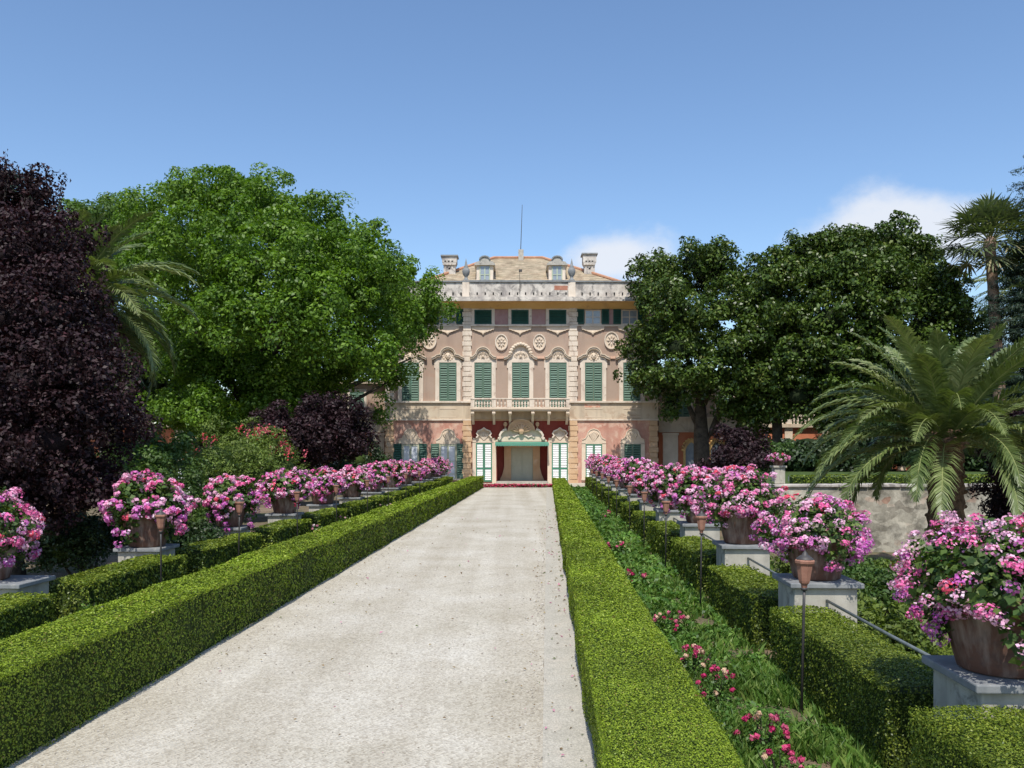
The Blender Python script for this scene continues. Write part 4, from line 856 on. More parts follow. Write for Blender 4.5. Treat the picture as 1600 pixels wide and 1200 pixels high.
for (a, b, yy_, w_, h_, z_, lab) in ((XW+1.5, 26, 27.6, .5, .26, 1.21, 'low green hedge on the terrace just behind the stone wall'),):
    t = empty('terrace_hedge', ((a+b)/2, yy_, z_)); tag(t, lab, 'hedge'); m = MB(); m.box(a+.05, b-.05, yy_+.05, yy_+w_, z_-.05, z_+h_-.05); m.build('shade_core', M['hedgecore'], t)  # solid core added under the leaves, coloured dark for the shade inside
    n_ = int((b-a)*(h_+w_)*(420 if yy_ < 30 else 150)); u_ = a+(b-a)*rng.random(n_); k_ = rng.random(n_)*(h_+w_); fr_ = k_ < h_
    P = np.stack([u_, np.where(fr_, yy_, yy_+(k_-h_))+rng.normal(size=n_)*.03, z_+np.where(fr_, k_, h_)+.05*bumps(u_*2, k_*3)], 1)
    quads('foliage', leaves(P, np.where(fr_[:,None], np.array([0,-1,.2]), np.array([0,0,1.]))+rng.normal(size=(n_,3))*.6, .075 if yy_ < 30 else .15, .6), M['hedge2'] if yy_ < 30 else M['shade_tree'], t, attr=rng.random(n_))
for i, (lst, lab) in enumerate((([(1235,715,44,1.1,.8),(1262,705,44.5,1.2,.9),(1290,715,44,1.1,.8)], 'dark shrub on the terrace below the pale balustrade'), ([(1325,700,44,1.3,1.2),(1355,690,45,1.4,1.3),(1390,700,44,1.3,1.2)], 'dark shrub on the terrace behind the left fronds of the large palm'),
    ([(1430,695,44,1.4,1.3),(1470,690,45,1.5,1.4),(1520,700,44,1.4,1.2),(1570,690,44,1.5,1.3)], 'long dark shrub on the terrace behind the trunk of the large palm'))):
    lb = pl(lst); t = empty('terrace_shrub', (lb[0][0], lb[0][1], 1.21)); tag(t, lab, 'shrub', 'dark shrubs on the terrace'); limbs(t, (lb[0][0], lb[0][1], 1.2), .08, (lb[0][0], lb[0][1], 2), lb, 4, seed=i); crown('foliage', lb, M['shade_tree'], t, .22, cr=.55, dens=.8, per=60, core=.75, corem='treecore', seed=70+i, sub=6)
x, y = PX(1217,24.7), 24.75
m = MB(); m.box(x-.15,x+.15,y-.15,y+.15,1.335,1.79); m.box(x-.19,x+.19,y-.19,y+.19,1.792,1.85); t = m.build('gate_pillar', M['pedestal'], bevel=.01); tag(t, 'short pale pillar at the left end of the stone wall', 'pillar')
t = empty('flower_urn', (0,0,0)); mm = MB(); mm.lathe(0,0,[(.12,0),(.13,.02),(.17,.14),(.19,.16),(.17,.17)],16); mm.build('pot', M['terra'], t, smooth=True)
plant(t, rx=.32, rz=.13, cz=.2, nheads=60, nflor=12, fs=.035, lilac=.1, nleaf=300, ls=.06, seed=5, hr=.04, droop=.2); t.location = (x,y,1.85); tag(t, 'small pot of salmon pink flowers on the short pillar', 'potted plant')
t = empty('terrace_railing', (XW+3,30,1.21)); tag(t, 'thin metal railing on the terrace behind the stone wall', 'railing'); m = MB()
m.tube([(PX(1232,30),30,1.40),(PX(1232,30)+6,30,1.40)], .02, 6); m.build('top_rail', M['rail'], t)
p_ = MB()
for k in range(5): p_.tube([(PX(1232,30)+k*1.5,30,1.15),(PX(1232,30)+k*1.5,30,1.40)], .018, 6)
p_.build('posts', M['rail'], t)
# ------------------------------------------------------------------ the villa (22.5 px of the photograph per metre at its wall, Y = 60)
YF = 60.0; K = 22.5
def fx(px): return (px-800)/K
def fz(py): return CZ-(py-HOR)/K
def rooftile():
    m = bpy.data.materials.new('pale_roof_tiles'); t, n, l = nt(m); co = n.new('ShaderNodeTexCoord').outputs['Object']
    a = noise(n, l, co, 1.3, 6, .65); c = ramp(n, [(.3,(.42,.31,.21)), (.5,(.53,.43,.30)), (.7,(.62,.53,.38))]); l.new(a.outputs['Fac'], c.inputs[0])
    mv = mapping(n, l, co, (.6,2.6,2.6)); s = noise(n, l, mv, 1.4, 6, .7, 0); r = ramp(n, [(.47,(0,0,0)), (.60,(.8,.8,.8))]); l.new(s.outputs['Fac'], r.inputs[0])
    colr = mixc(n, l, r.outputs[0], c.outputs[0], (.31,.26,.17))
    v = n.new('ShaderNodeTexVoronoi'); v.inputs['Scale'].default_value = 3.6; l.new(co, v.inputs['Vector']); r2 = ramp(n, [(0,(.72,.70,.68)), (1,(1.2,1.18,1.15))]); l.new(v.outputs['Color'], r2.inputs[0])
    colr = mixc(n, l, 1.0, colr, r2.outputs[0], 'MULTIPLY')
    p = n.new('ShaderNodeBsdfPrincipled'); p.inputs['Roughness'].default_value = .9; l.new(colr, p.inputs['Base Color'])
    o = n.new('ShaderNodeOutputMaterial'); l.new(p.outputs[0], o.inputs[0]); return m
M['roof'] = rooftile()
villa = empty('villa', (fx(815), YF, 0)); tag(villa, 'three storey baroque villa with pink and taupe stucco, green shutters and a central balcony', 'villa')
BXL, BXR = fx(602), fx(1028); CL, CR_ = fx(737), fx(889); CXc = fx(813.3)
m = MB(); m.box(BXL, BXR, YF, YF+14, fz(656), fz(470)); m.build('upper_wall', M['stucco_up'], villa)
PO_L, PO_R, PO_T = fx(776), fx(856), fz(695)
m = MB(); m.box(BXL, PO_L, YF, YF+1.6, 0, fz(656)-.002); m.box(PO_R, BXR, YF, YF+1.6, 0, fz(656)-.002); m.box(PO_L, PO_R, YF, YF+1.6, PO_T, fz(656)-.002); m.box(BXL, BXR, YF+1.6, YF+14, 0, fz(656)-.002)
m.build('ground_floor_wall', M['stucco_low'], villa)
m = MB(); m.box(CL+.004, PO_L, YF-.02, YF, 0, fz(656)); m.box(PO_R, CR_-.004, YF-.02, YF, 0, fz(656)); m.box(PO_L, PO_R, YF-.02, YF, PO_T, fz(656)); m.build('red_panel', M['red'], villa)
# mauve panels of the top storey
for a, b in ((773.2,793.5),(831.2,852)): m = MB(); m.box(fx(a), fx(b), YF-.012, YF, fz(507), fz(484)); m.build('mauve_panel', M['mauve'], villa)
m = MB(); m.box(fx(952.2), fx(957.5), YF-.012, YF, fz(507), fz(483)); m.build('mauve_panel', M['mauve'], villa)
m = MB(); m.box(BXL-.01, CL, YF-.06, YF, fz(655), fz(629.5)); m.box(CR_, BXR+.01, YF-.06, YF, fz(655), fz(629.5)); m.box(CL, CR_, YF-.04, YF, fz(655), fz(640.5)); m.build('dado', M['dado'], villa)
m = MB()   # sunk-panel fillets on the dado
for a, b in ((628,655),(687,713),(914,941),(974,1001)): m.box(fx(a), fx(b), YF-.085, YF-.06, fz(639), fz(637.8)); m.box(fx(a), fx(b), YF-.07, YF-.06, fz(652), fz(651))
for q in range(603, 737, 20): m.box(fx(q), fx(q+.35), YF-.068, YF-.06, fz(654), fz(630.5))
m.build('dado_panels', M['cream'], villa)
m = MB()
for a, b in ((BXL-.06, CL), (CR_, BXR+.06)): m.box(a, b, YF-.20, YF, fz(629.4), fz(626.8)); m.box(a, b, YF-.12, YF, fz(657), fz(655))
m.box(BXL-.03, BXR+.03, YF-.10, YF, fz(510), fz(507.6)); m.build('string_course', M['cream_pale'], villa)
m = MB(); m.box(fx(913), fx(938), YF-.066, YF-.06, fz(636.5), fz(631)); m.build('faded_plaque', surf('faded_plaque_paint', [(.42,(.60,.25,.17)), (.52,(.70,.52,.38))], 2.2, .9, .1), villa)
# quoined pilasters
def quoins(pc, w, y0, y1, mat, name, pitch=7.9, proud=.10):
    m = MB(); m.box(fx(pc-w/2), fx(pc+w/2), YF-proud+.03, YF, fz(y0), fz(y1)); i = 0; y = y1
    while y < y0-1:
        e = 1.1 if i%2 else -.3; b = min(y+pitch-.9, y0); m.box(fx(pc-w/2-e), fx(pc+w/2+e), YF-proud-.03, YF-.001, fz(b), fz(y)); y += pitch; i += 1
    m.build(name, mat, villa, bevel=.012)
for pc in (730, 895.5):
    quoins(pc, 12.5, 626.8, 510, M['cream_pale'], 'quoin_pilaster'); quoins(pc, 12.5, 507.4, 480, M['cream_pale'], 'quoin_pilaster'); quoins(pc, 13.2, 755, 657.2, M['quoin'], 'quoin_pilaster', 8.4)
for pc in (608.8, 1021): quoins(pc, 12.5, 755, 657.2, M['quoin'], 'quoin_pilaster', 8.4); quoins(pc, 12.5, 626.8, 480, M['cream_pale'], 'quoin_pilaster')

BACK = []
def louvres(x0, x1, z0, z1, y, mat, parent, n=None, name='shutter', slat=None, mid=None, th=.045):
    """one shutter leaf: stiles, rails and tilted slats"""
    m = MB(); s = .07; yb = y+th
    m.box(x0, x0+s, y, yb, z0, z1); m.box(x1-s, x1, y, yb, z0, z1); m.box(x0+s, x1-s, y, yb, z0, z0+.10); m.box(x0+s, x1-s, y, yb, z1-.08, z1)
    if mid: m.box(x0+s, x1-s, y, yb, mid-.05, mid+.05)
    n = n or max(4, int((z1-z0-.2)/.155)); dz = (z1-z0-.18)/n
    S = m if slat is None else MB()
    for i in range(n):
        z = z0+.10+dz*(i+.5); t_ = random.uniform(-.012,.012)
        if mid and abs(z-mid) < .08: continue
        S.prism_x([(y-.006,z-dz*.30+t_),(y+.008,z-dz*.38+t_),(yb-.002,z+dz*.22+t_),(yb-.016,z+dz*.30+t_)], x0+s, x1-s)
    m.box(x0+s, x1-s, yb-.003, yb+.0, z0+.1, z1-.08) if 0 else None
    if slat is None:
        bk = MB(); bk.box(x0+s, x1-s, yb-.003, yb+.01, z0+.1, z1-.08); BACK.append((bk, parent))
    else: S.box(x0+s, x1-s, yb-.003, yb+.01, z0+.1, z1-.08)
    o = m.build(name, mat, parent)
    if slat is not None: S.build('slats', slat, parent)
    else: BACK.pop()[0].build('slat_gap_shade', M['slat_shade'], parent)  # sheet added behind the slats, coloured as shade in the gaps
    return o
def arc(cx, cz, r, a0, a1, n=12, sz=1): return [(cx+r*cos(R(a0+(a1-a0)*i/n)), cz+r*sz*sin(R(a0+(a1-a0)*i/n))) for i in range(n+1)]
def hood(c, kind):
    if kind == 'center':
        p = [(c-26,561),(c-21,560),(c-19,557),(c-16,556)]+[(c+15*cos(a), 556-17*sin(a)) for a in np.linspace(pi*.97, pi*.03, 13)]+[(c+16,556),(c+19,557),(c+21,560),(c+26,561)]
    elif kind == 'side': # stepped shoulder and tall arch
        p = [(c-25,561),(c-20,559),(c-17,556.5),(c-12.5,556)]+[(c+11.8*cos(a), 556-11.5*sin(a)) for a in np.linspace(pi, 0, 12)]+[(c+12.5,556),(c+17,556.5),(c+20,559),(c+25,561)]
    else:
        p = [(c-20,560),(c-16,559),(c-13,556)]+[(c+11.5*cos(a), 556-11.5*sin(a)) for a in np.linspace(pi*.97, pi*.03, 12)]+[(c+13,556),(c+16,559),(c+20,560)]
    return [(fx(a), fz(b)) for a, b in p]
def noble(c, kind, bottom):
    t = MB(); hw, sw = 13.5, 6.2; top = 566.5
    for s in (-1,1): t.box(fx(c+s*hw), fx(c+s*(hw+sw)), YF-.10, YF, fz(bottom), fz(top)); t.box(fx(c+s*(hw+sw)), fx(c+s*(hw+sw+1.6)), YF-.08, YF, fz(575), fz(563))
    t.box(fx(c-hw-sw), fx(c+hw+sw), YF-.10, YF, fz(top), fz(562))
    hd = hood(c, kind); top_p = [(x, z) for x, z in hd if fx(c-19) <= x <= fx(c+19)]
    t.prism([(fx(c-hw-sw), fz(562.02))]+[(x, z-.05) for x, z in top_p]+[(fx(c+hw+sw), fz(562.02))], YF-.075, YF)
    o = t.build('window', M['cream_pale'], villa)
    h = MB(); h.band(hd, .13, YF-.26, YF-.02); h.band([(x, z+.08) for x, z in hd], .06, YF-.32, YF-.02)
    if kind == 'center':
        for s in (-1,1):
            for q in range(5): a = pi/2-s*(.25+q*.27); h.blob((fx(c)+16.2/K*cos(a), YF-.22, fz(556)+18/K*sin(a)), (.16,.14,.12), 8, 5)
        h.blob((fx(c), YF-.25, fz(538)), (.12,.14,.14))
    h.build('hood_moulding', M['cream'], o)
    r = MB(); cx, cz = fx(c), fz(556.5)
    if kind == 'side':   # lion-like mask
        r.blob((cx,YF-.10,cz), (.20,.13,.22), 10, 7); r.blob((cx-.09,YF-.20,cz+.08), (.05,.05,.035)); r.blob((cx+.09,YF-.20,cz+.08), (.05,.05,.035)); r.blob((cx,YF-.23,cz-.04), (.05,.06,.09)); r.blob((cx,YF-.2,cz-.17), (.09,.05,.03))
        for k in range(12): a = k*pi/6; r.blob((cx+.34*cos(a),YF-.09,cz+.30*sin(a)), (.085,.05,.085), 6, 4)
    else:
        for s in (-1,1):
            for k, rr_ in enumerate((.28,.2,.13)): r.band([(cx+s*(.08+.13*k)+s*rr_*cos(a)*.7, cz-.05+.03*k+rr_*sin(a)) for a in np.linspace(-.3, 3.6, 10)], .045, YF-.13, YF-.07)
        for k in range(5): a = R(30+30*k); r.blob((cx+.16*cos(a),YF-.1,cz+.12+.14*sin(a)), (.05,.05,.05), 6, 4)
        r.blob((cx,YF-.12,cz-.02), (.08,.08,.12))
    r.build('relief', M['cream'], o)
    for s in (-1,1):
        a, b = sorted((fx(c)+s*.008, fx(c+s*hw)-s*.012)); louvres(a, b, fz(bottom)+.01, fz(top)-.012, YF-.085, M['shutter'], o)
    return o
for c, kind, bt in ((641.5,'side',626.7),(700,'side',626.7),(754.8,'mid',638),(813.5,'center',638),(871.8,'mid',638),(927.3,'side',626.7),(987,'side',626.7)): noble(c, kind, bt)
m = MB()   # short flat bands linking the hoods
for a, b in ((776.5,787),(839.5,850.5),(953.5,961)): m.box(fx(a), fx(b), YF-.12, YF, fz(560.5), fz(557))
m.build('linking_band', surf('peach_plaster', [(.3,(.62,.38,.27)), (.7,(.68,.45,.33))], 2, .9, .2), villa)
# oval medallions
for c, cy, rw, rh in ((783.5,535,9.8,13),(842.7,535,9.8,13),(955.3,532,11.2,14),(671,532,11.2,14)):
    m = MB(); x, z = fx(c), fz(cy); a_, b_ = rw/K, rh/K
    m.prism([(x+a_*.9*cos(t_), z+b_*.9*sin(t_)) for t_ in np.linspace(0, 2*pi, 28)[:-1]], YF-.05, YF)
    o = m.build('medallion', M['cream'], villa); q = MB()
    q.band([(x+a_*.93*cos(t_), z+b_*.93*sin(t_)) for t_ in np.linspace(0, 2*pi, 33)], .075, YF-.13, YF-.01); q.blob((x,YF-.08,z+.02), (.09,.08,.09))
    for k in range(8): t_ = k*pi/4; q.tube([(x+.10*cos(t_),YF-.07,z+.10*sin(t_)), (x+a_*.42*cos(t_),YF-.10,z+b_*.42*sin(t_)), (x+a_*.7*cos(t_),YF-.06,z+b_*.7*sin(t_))], [.02,.055,.015], 6)
    q.build('rosette', M['cream_pale'], o)
# top-storey windows
def apron(c, hw, par):
    p = [(c-hw,510.2),(c+hw,510.2),(c+hw-.5,513)]
    for k in range(1,5): q = c+hw-k*hw/4; p += [(q+hw/8+.5, 513.5+k*1.5), (q+.8, 512.8+k*1.9)]
    p += [(c, 521)]
    L_ = p[2:-1]; p += [(2*c-a, b) for a, b in reversed(L_)]
    m = MB(); m.prism([(fx(a), fz(b)) for a, b in p], YF-.07, YF); m.band([(fx(a), fz(b)) for a, b in p[2:]], .05, YF-.12, YF-.01); m.blob((fx(c),YF-.08,fz(520.5)), (.10,.07,.13)); m.build('apron', M['cream'], par)
for c in (754.8,812.5,871.3):
    t = MB()
    for s in (-1,1): t.box(fx(c+s*13.6), fx(c+s*18.2), YF-.09, YF, fz(507.6), fz(480))
    t.box(fx(c-13.6), fx(c+13.6), YF-.09, YF, fz(484.2), fz(480)); t.box(fx(c-19), fx(c+19), YF-.16, YF-.101, fz(510.2), fz(507.2)); t.prism([(fx(c-17),fz(479.9)),(fx(c-11),fz(478)),(fx(c),fz(474.5)),(fx(c+11),fz(478)),(fx(c+17),fz(479.9))], YF-.08, YF)
    o = t.build('window', M['cream_pale'], villa)
    louvres(fx(c-13.5), fx(c+13.5), fz(507.2), fz(484.4), YF-.07, M['shutter_dark'], o, n=9); apron(c, 18, o)
for c, l_, r_ in ((926.3,(900.5,912.5),(940,951.5)),(983.5,(958,970),(996.5,1008)),(699.5,(674,686),(713.5,725)),(642,(617,629),(655,667))):
    t = MB(); t.box(fx(c-13.6), fx(c+13.6), YF-.06, YF, fz(507.5), fz(505.6)); t.prism([(fx(c-20),fz(483)),(fx(c-12),fz(479)),(fx(c),fz(475)),(fx(c+12),fz(479)),(fx(c+20),fz(483))], YF-.05, YF)
    o = t.build('window', M['cream_pale'], villa)
    g_ = MB(); g_.box(fx(c-12), fx(c+12), YF-.02, YF, fz(505.6), fz(484.5)); g_.build('pane', M['glass'], o)
    b_ = MB(); b_.box(fx(c-.7), fx(c+.7), YF-.05, YF-.02, fz(505.6), fz(484.5))
    for s in (-1,1): b_.box(fx(c+s*12.6), fx(c+s*11), YF-.05, YF-.001, fz(505.6), fz(484.5)); b_.box(fx(c+s*.71), fx(c+s*10.99), YF-.045, YF-.02, fz(496), fz(495))
    b_.box(fx(c-10.9), fx(c+10.9), YF-.048, YF-.001, fz(485.8), fz(484.3)); b_.build('frame', M['cream'], o)
    for a, b in (l_, r_): louvres(fx(a), fx(b), fz(506.5), fz(483.5), YF-.11, M['shutter_dark'], o, n=10)
    apron(c, 18, o)
# cornice, soffit, parapet
OV = 1.15; yc = YF-OV; kk = YF/yc     # py on the projecting face is measured nearer the camera
def z_at(py, Y): return PZ(py, Y)
zc0, zc1 = z_at(470, yc), z_at(463.5, yc)
m = MB(); e = .5
m.prism_x([(yc, zc0+.02), (yc, zc1), (YF-.55, zc1+.04), (YF-.55, zc0+.02)], BXL-e, BXR+e); m.box(BXL-e-.05, BXR+e+.05, yc-.10, yc+.02, zc0-.02, zc0+.10); m.build('cornice', M['parapet'], villa)
m = MB(); m.prism_x([(yc+.04, zc0+.018), (YF+.2, zc0+.018), (YF+.2, fz(484)), (YF-.06, fz(483)), (YF-.22, fz(480.5)), (YF-.55, fz(475.5))], BXL-.3, BXR+.3); m.build('soffit', M['ochre'], villa)
yp = YF-.60; zp1 = z_at(441, yp); zp0 = z_at(463.5, yp)-.1
m = MB(); m.box(BXL-.25, BXR+.25, yp, yp+.35, zp0, zp1); m.box(fx(734), fx(890), yp-.04, yp, zp0, zp1); o = m.build('parapet', M['parapet'], villa)
m = MB(); m.box(BXL-.3, BXR+.3, yp-.10, yp+.4, zp1+.002, zp1+.09); m.box(fx(734), fx(890), yp-.13, yp-.101, zp1+.002, zp1+.13); m.build('coping', M['slab'], o)
m = MB(); px = 606.0
while px < 1024: m.box(PX(px, yp), PX(px+2.1, yp), yp-.052, yp-.0405 if 734 < px < 890 else yp+.01, z_at(461, yp), z_at(457, yp)); px += 12.6
m.build('drain_holes', M['dark'], o)
m = MB()
for a in (728, 893.5, 1013.5, 612): m.box(PX(a-5.5,yp), PX(a+5.5,yp), yp-.09, yp+.42, zp0, zp1+.10)
m.build('parapet_piers', M['cream_pale'], o, bevel=.01)
m = MB(); m.box(PX(866,yp), PX(887,yp), yp-.048, yp-.041, z_at(453.5,yp), z_at(446.5,yp)); m.build('brick_patch', surf('bare_brick', [(.3,(.33,.13,.08)), (.7,(.45,.22,.15))], 4, .9, .4, stain=((.5,.45,.4),2.5,.58)), o)
m = MB(); m.prism_x([(yp-.06-.5, zc1), (yp-.06-.45, zc1+.3), (yp-.06-.5, zc1+.3)], 0, .001)
fin = MB(); fin.lathe(0,0,[(.16,0),(.20,.05),(.14,.12),(.09,.28),(.13,.36),(.24,.52),(.27,.72),(.24,.90),(.15,1.0),(.16,1.06),(.12,1.12),(.07,1.32),(.012,1.62)],14)
fm = None
for a in (728, 893.5, 1013.5, 612):
    q = MB(); q.lathe(PX(a,yp), yp+.15, [(.20,0),(.22,.06),(.15,.12),(.10,.24),(.12,.32),(.22,.46),(.26,.66),(.23,.84),(.14,.95),(.155,1.0),(.11,1.06),(.065,1.28),(.012,1.56)], 14, zp1+.10); q.build('finial', M['slab'], villa, smooth=True)
# roof: hipped, with corrugated tile rows
def roof():
    ye, yr = YF+.5, YF+7.2; ze = z_at(447, ye); zr = z_at(404, yr)
    xl, xr = BXL+1.8, BXR-1.8; rl, rr_ = PX(772, yr), PX(848, yr); m = MB(); rows = 26; cols = 150
    # front slope in three planes: concave break as in the photograph
    for j in range(rows):
        f0, f1 = j/rows, (j+1)/rows
        for kk_ in (0, 1):
            pass
        def ln(f, lift):
            y = ye+(yr-ye)*f; z = ze+(zr-ze)*f+lift; a = xl+(rl-xl)*f; b = xr+(rr_-xr)*f; return y, z, a, b
        y0, z0, a0, b0 = ln(f0, .022); y1, z1, a1, b1 = ln(f1, .0); base = len(m.v)
        for i in range(cols+1):
            t = i/cols; wv = .006*cos(i*pi)
            m.v.append((a0+(b0-a0)*t, y0, z0+wv)); m.v.append((a1+(b1-a1)*t, y1, z1+wv))
        for i in range(cols): q = base+2*i; m.f.append((q, q+2, q+3, q+1))
    o = m.build('roof', M['roof'], villa)
    s = MB(); yb = YF+13.5
    s.add([(xl,ye,ze-.03),(xr,ye,ze-.03),(rr_,yr,zr-.03),(rl,yr,zr-.03)], [(0,1,2,3)])
    s.add([(xl,ye,ze),(rl,yr,zr),(rl,yr+1,zr),(xl,yb,ze)], [(0,1,2,3)]); s.add([(xr,ye,ze),(rr_,yr,zr),(rr_,yr+1,zr),(xr,yb,ze)], [(3,2,1,0)]); s.add([(xl,yb,ze),(rl,yr+1,zr),(rr_,yr+1,zr),(xr,yb,ze)], [(0,1,2,3)]); s.add([(rl,yr,zr),(rr_,yr,zr),(rr_,yr+1,zr),(rl,yr+1,zr)], [(0,1,2,3)])
    s.build('rear_slopes', M['roof'], o)
    k = MB(); tile = surf('ridge_tile', [(.3,(.38,.18,.11)), (.7,(.52,.30,.19))], 3, .9, .3)
    k.tube([(xl,ye,ze+.08),(rl,yr,zr+.08),(rr_,yr,zr+.08),(xr,ye,ze+.08)], .11, 8); k.build('ridge_tiles', tile, o)
    # slate slopes of the side roofs peeping out beyond the chimneys
    return o
ro = roof()
def chimney(c, w_, top, bot, Y):
    m = MB(); x0, x1 = PX(c-w_/2+2, Y), PX(c+w_/2-1.5, Y); d = .8
    zt, zs, zb = PZ(top, Y), PZ(414, Y), PZ(bot, Y)-.6
    m.box(x0, x1, Y, Y+d, zb, zs); m.prism([(x0,zs),(x1,zs),(x1+.10,zs+.2),(x0-.10,zs+.2)], Y-.08, Y+d+.08); m.box(x0-.10, x1+.10, Y-.10, Y+d+.1, zs+.201, zt)
    for k in range(4): q = x0-.06+(x1-x0)*k/3.4; m.box(q, q+.12, Y-.14, Y-.05, zs-.02, zs+.14)
    o = m.build('chimney', M['parapet'], ro); c_ = MB(); c_.box(x0-.2, x1+.2, Y-.2, Y+d+.2, zt+.002, zt+.10); c_.build('chimney_cap', M['slab'], ro)
    h = MB(); h.box((x0+x1)/2-.07, (x0+x1)/2+.07, Y-.012, Y, zs-.32, zs-.2); 
    for k in range(3): q = x0+.07+(x1-x0)*k/3.4; h.box(q, q+.13, Y-.105, Y-.101, zs+.215, zs+.30)
    h.build('chimney_vents', M['dark'], ro)
chimney(702, 22, 401, 433, YF+3.2); chimney(921, 20, 398, 430, YF+3.2)
m = MB(); Y = YF+7; m.box(PX(810,Y), PX(818,Y), Y-.3, Y+.2, PZ(410,Y), PZ(391,Y)); m.build('chimney_stub', M['stone'], ro)
m = MB(); m.tube([(PX(813.5,Y),Y,PZ(391,Y)-.1),(PX(816,Y),Y,PZ(320,Y))], [.035,.02], 6); m.build('mast', M['iron'], ro)
m = MB(); Y = YF+.2; m.tube([(PX(812,Y),YF-.75,PZ(463,Y)),(PX(812,Y),YF-.75,PZ(428,Y))], .02, 6); m.box(PX(810.5,Y),PX(815.5,Y),YF-.85,YF-.65,PZ(429,Y),PZ(425.5,Y)); m.build('floodlight', M['iron'], villa)
for c in (757.5, 870.5):
    Y = YF+1.6; m = MB(); m.box(PX(c-13,Y), PX(c+13,Y), Y, Y+3.2, PZ(441,Y)-.6, PZ(415,Y)); o = m.build('dormer', M['cream_pale'], ro)
    m = MB(); m.box(PX(c-16,Y), PX(c+16,Y), Y-.2, Y+3.2, PZ(415,Y)+.001, PZ(412.5,Y))
    m.prism([(PX(a,Y),PZ(b,Y)) for a, b in ((c-15,412.4),(c-13,409.5),(c-9,408.5),(c-7.5,405.5),(c-4,402.5),(c,401.2),(c+4,402.5),(c+7.5,405.5),(c+9,408.5),(c+13,409.5),(c+15,412.4))], Y-.12, Y+2.6); m.build('dormer_pediment', M['stone'], ro)
    m = MB(); m.band([(PX(a,Y),PZ(b,Y)) for a, b in ((c-8,406),(c-7,403.5),(c-4,401.5),(c,400.8),(c+4,401.5),(c+7,403.5),(c+8,406))], .09, Y-.2, Y+2.6); m.build('dormer_hood', M['slab'], ro)
    m = MB(); m.box(PX(c-7,Y), PX(c+7,Y), Y-.02, Y, PZ(437.5,Y), PZ(416,Y)); m.build('dormer_pane', M['glass'], ro)
    m = MB(); m.box(PX(c-.9,Y), PX(c+.9,Y), Y-.05, Y-.021, PZ(437,Y), PZ(417.5,Y)); m.box(PX(c-7.5,Y), PX(c-.95,Y), Y-.05, Y-.021, PZ(430,Y), PZ(428.8,Y)); m.box(PX(c+.95,Y), PX(c+7.5,Y), Y-.05, Y-.021, PZ(430,Y), PZ(428.8,Y)); m.box(PX(c-8.2,Y), PX(c-6.6,Y), Y-.052, Y, PZ(437,Y), PZ(416,Y)); m.box(PX(c+6.6,Y), PX(c+8.2,Y), Y-.052, Y, PZ(437,Y), PZ(416,Y)); m.build('dormer_frame', surf('pale_green_frame', [(.3,(.36,.42,.30)), (.7,(.44,.5,.38))], 3, .6, 0), ro)
# balcony
BD = 1.25; yb = YF-BD
bal = MB(); bz1 = PZ(637.8, yb); bz0 = PZ(640.8, yb); XA, XB = PX(735.5, yb), PX(889.5, yb)
bal.box(XA-.06, XB+.06, yb-.10, YF-.105, bz0+.05, bz1); bal.box(XA, XB, yb-.02, YF-.105, bz0-.05, bz0+.049); bo = bal.build('balcony', M['cream'], villa)
zr = PZ(622, yb); m = MB(); m.box(XA-.03, XB+.03, yb-.09, yb+.20, zr-.09, zr); m.box(XA-.03, XB+.03, yb-.05, yb+.16, bz1+.001, bz1+.07)
for a in (XA-.03, XB-.22): m.box(a+.02, a+.23, yb+.201, YF-.11, zr-.09, zr)
m.build('balcony_rail', M['cream_pale'], bo, bevel=.01)
posts = [(735.5,741.5),(768.5,775),(792,799.5),(827.5,835),(851.5,858),(884.5,889.5)]
for a, b in posts: m = MB(); m.box(PX(a,yb), PX(b,yb), yb-.06, yb+.17, bz1+.072, zr-.091); m.build('balcony_post', M['cream_pale'], bo, bevel=.01)
prof = [(.05,0),(.055,.03),(.03,.06),(.035,.10),(.075,.22),(.07,.28),(.035,.42),(.03,.48),(.05,.50),(.05,.53)]; H = zr-.091-bz1-.07
for i in range(5):
    a, b = posts[i][1], posts[i+1][0]; n_ = 6 if (b-a) > 20 else 3
    for k in range(n_): q = MB(); q.lathe(PX(a+(b-a)*(k+.5)/n_, yb), yb+.055, [(r_, z_/.53*H) for r_, z_ in prof], 10, bz1+.07); q.build('baluster', M['cream_pale'], bo, smooth=True)
for a in (738.5, 772, 797, 832, 857, 890.5):
    x = min(max(fx(a), XA+.12), XB-.10); m = MB()
    m.prism_x([(yb+.02,bz0-.052),(yb+.02,bz0-.28),(yb+.12,bz0-.34),(yb+.35,bz0-.30),(yb+.65,bz0-.40),(yb+.9,bz0-.72),(YF-.05,bz0-.95),(YF-.05,bz0-.052)], x-.085, x+.085)
    m.tube([(x-.11,yb+.10,bz0-.19),(x+.11,yb+.10,bz0-.19)], .12, 10); m.build('bracket', M['cream'], bo)
m = MB(); m.box(CL, CR_, YF-.09, YF-.041, fz(657.5), fz(655.2)); m.build('lintel_band', M['quoin'], villa)
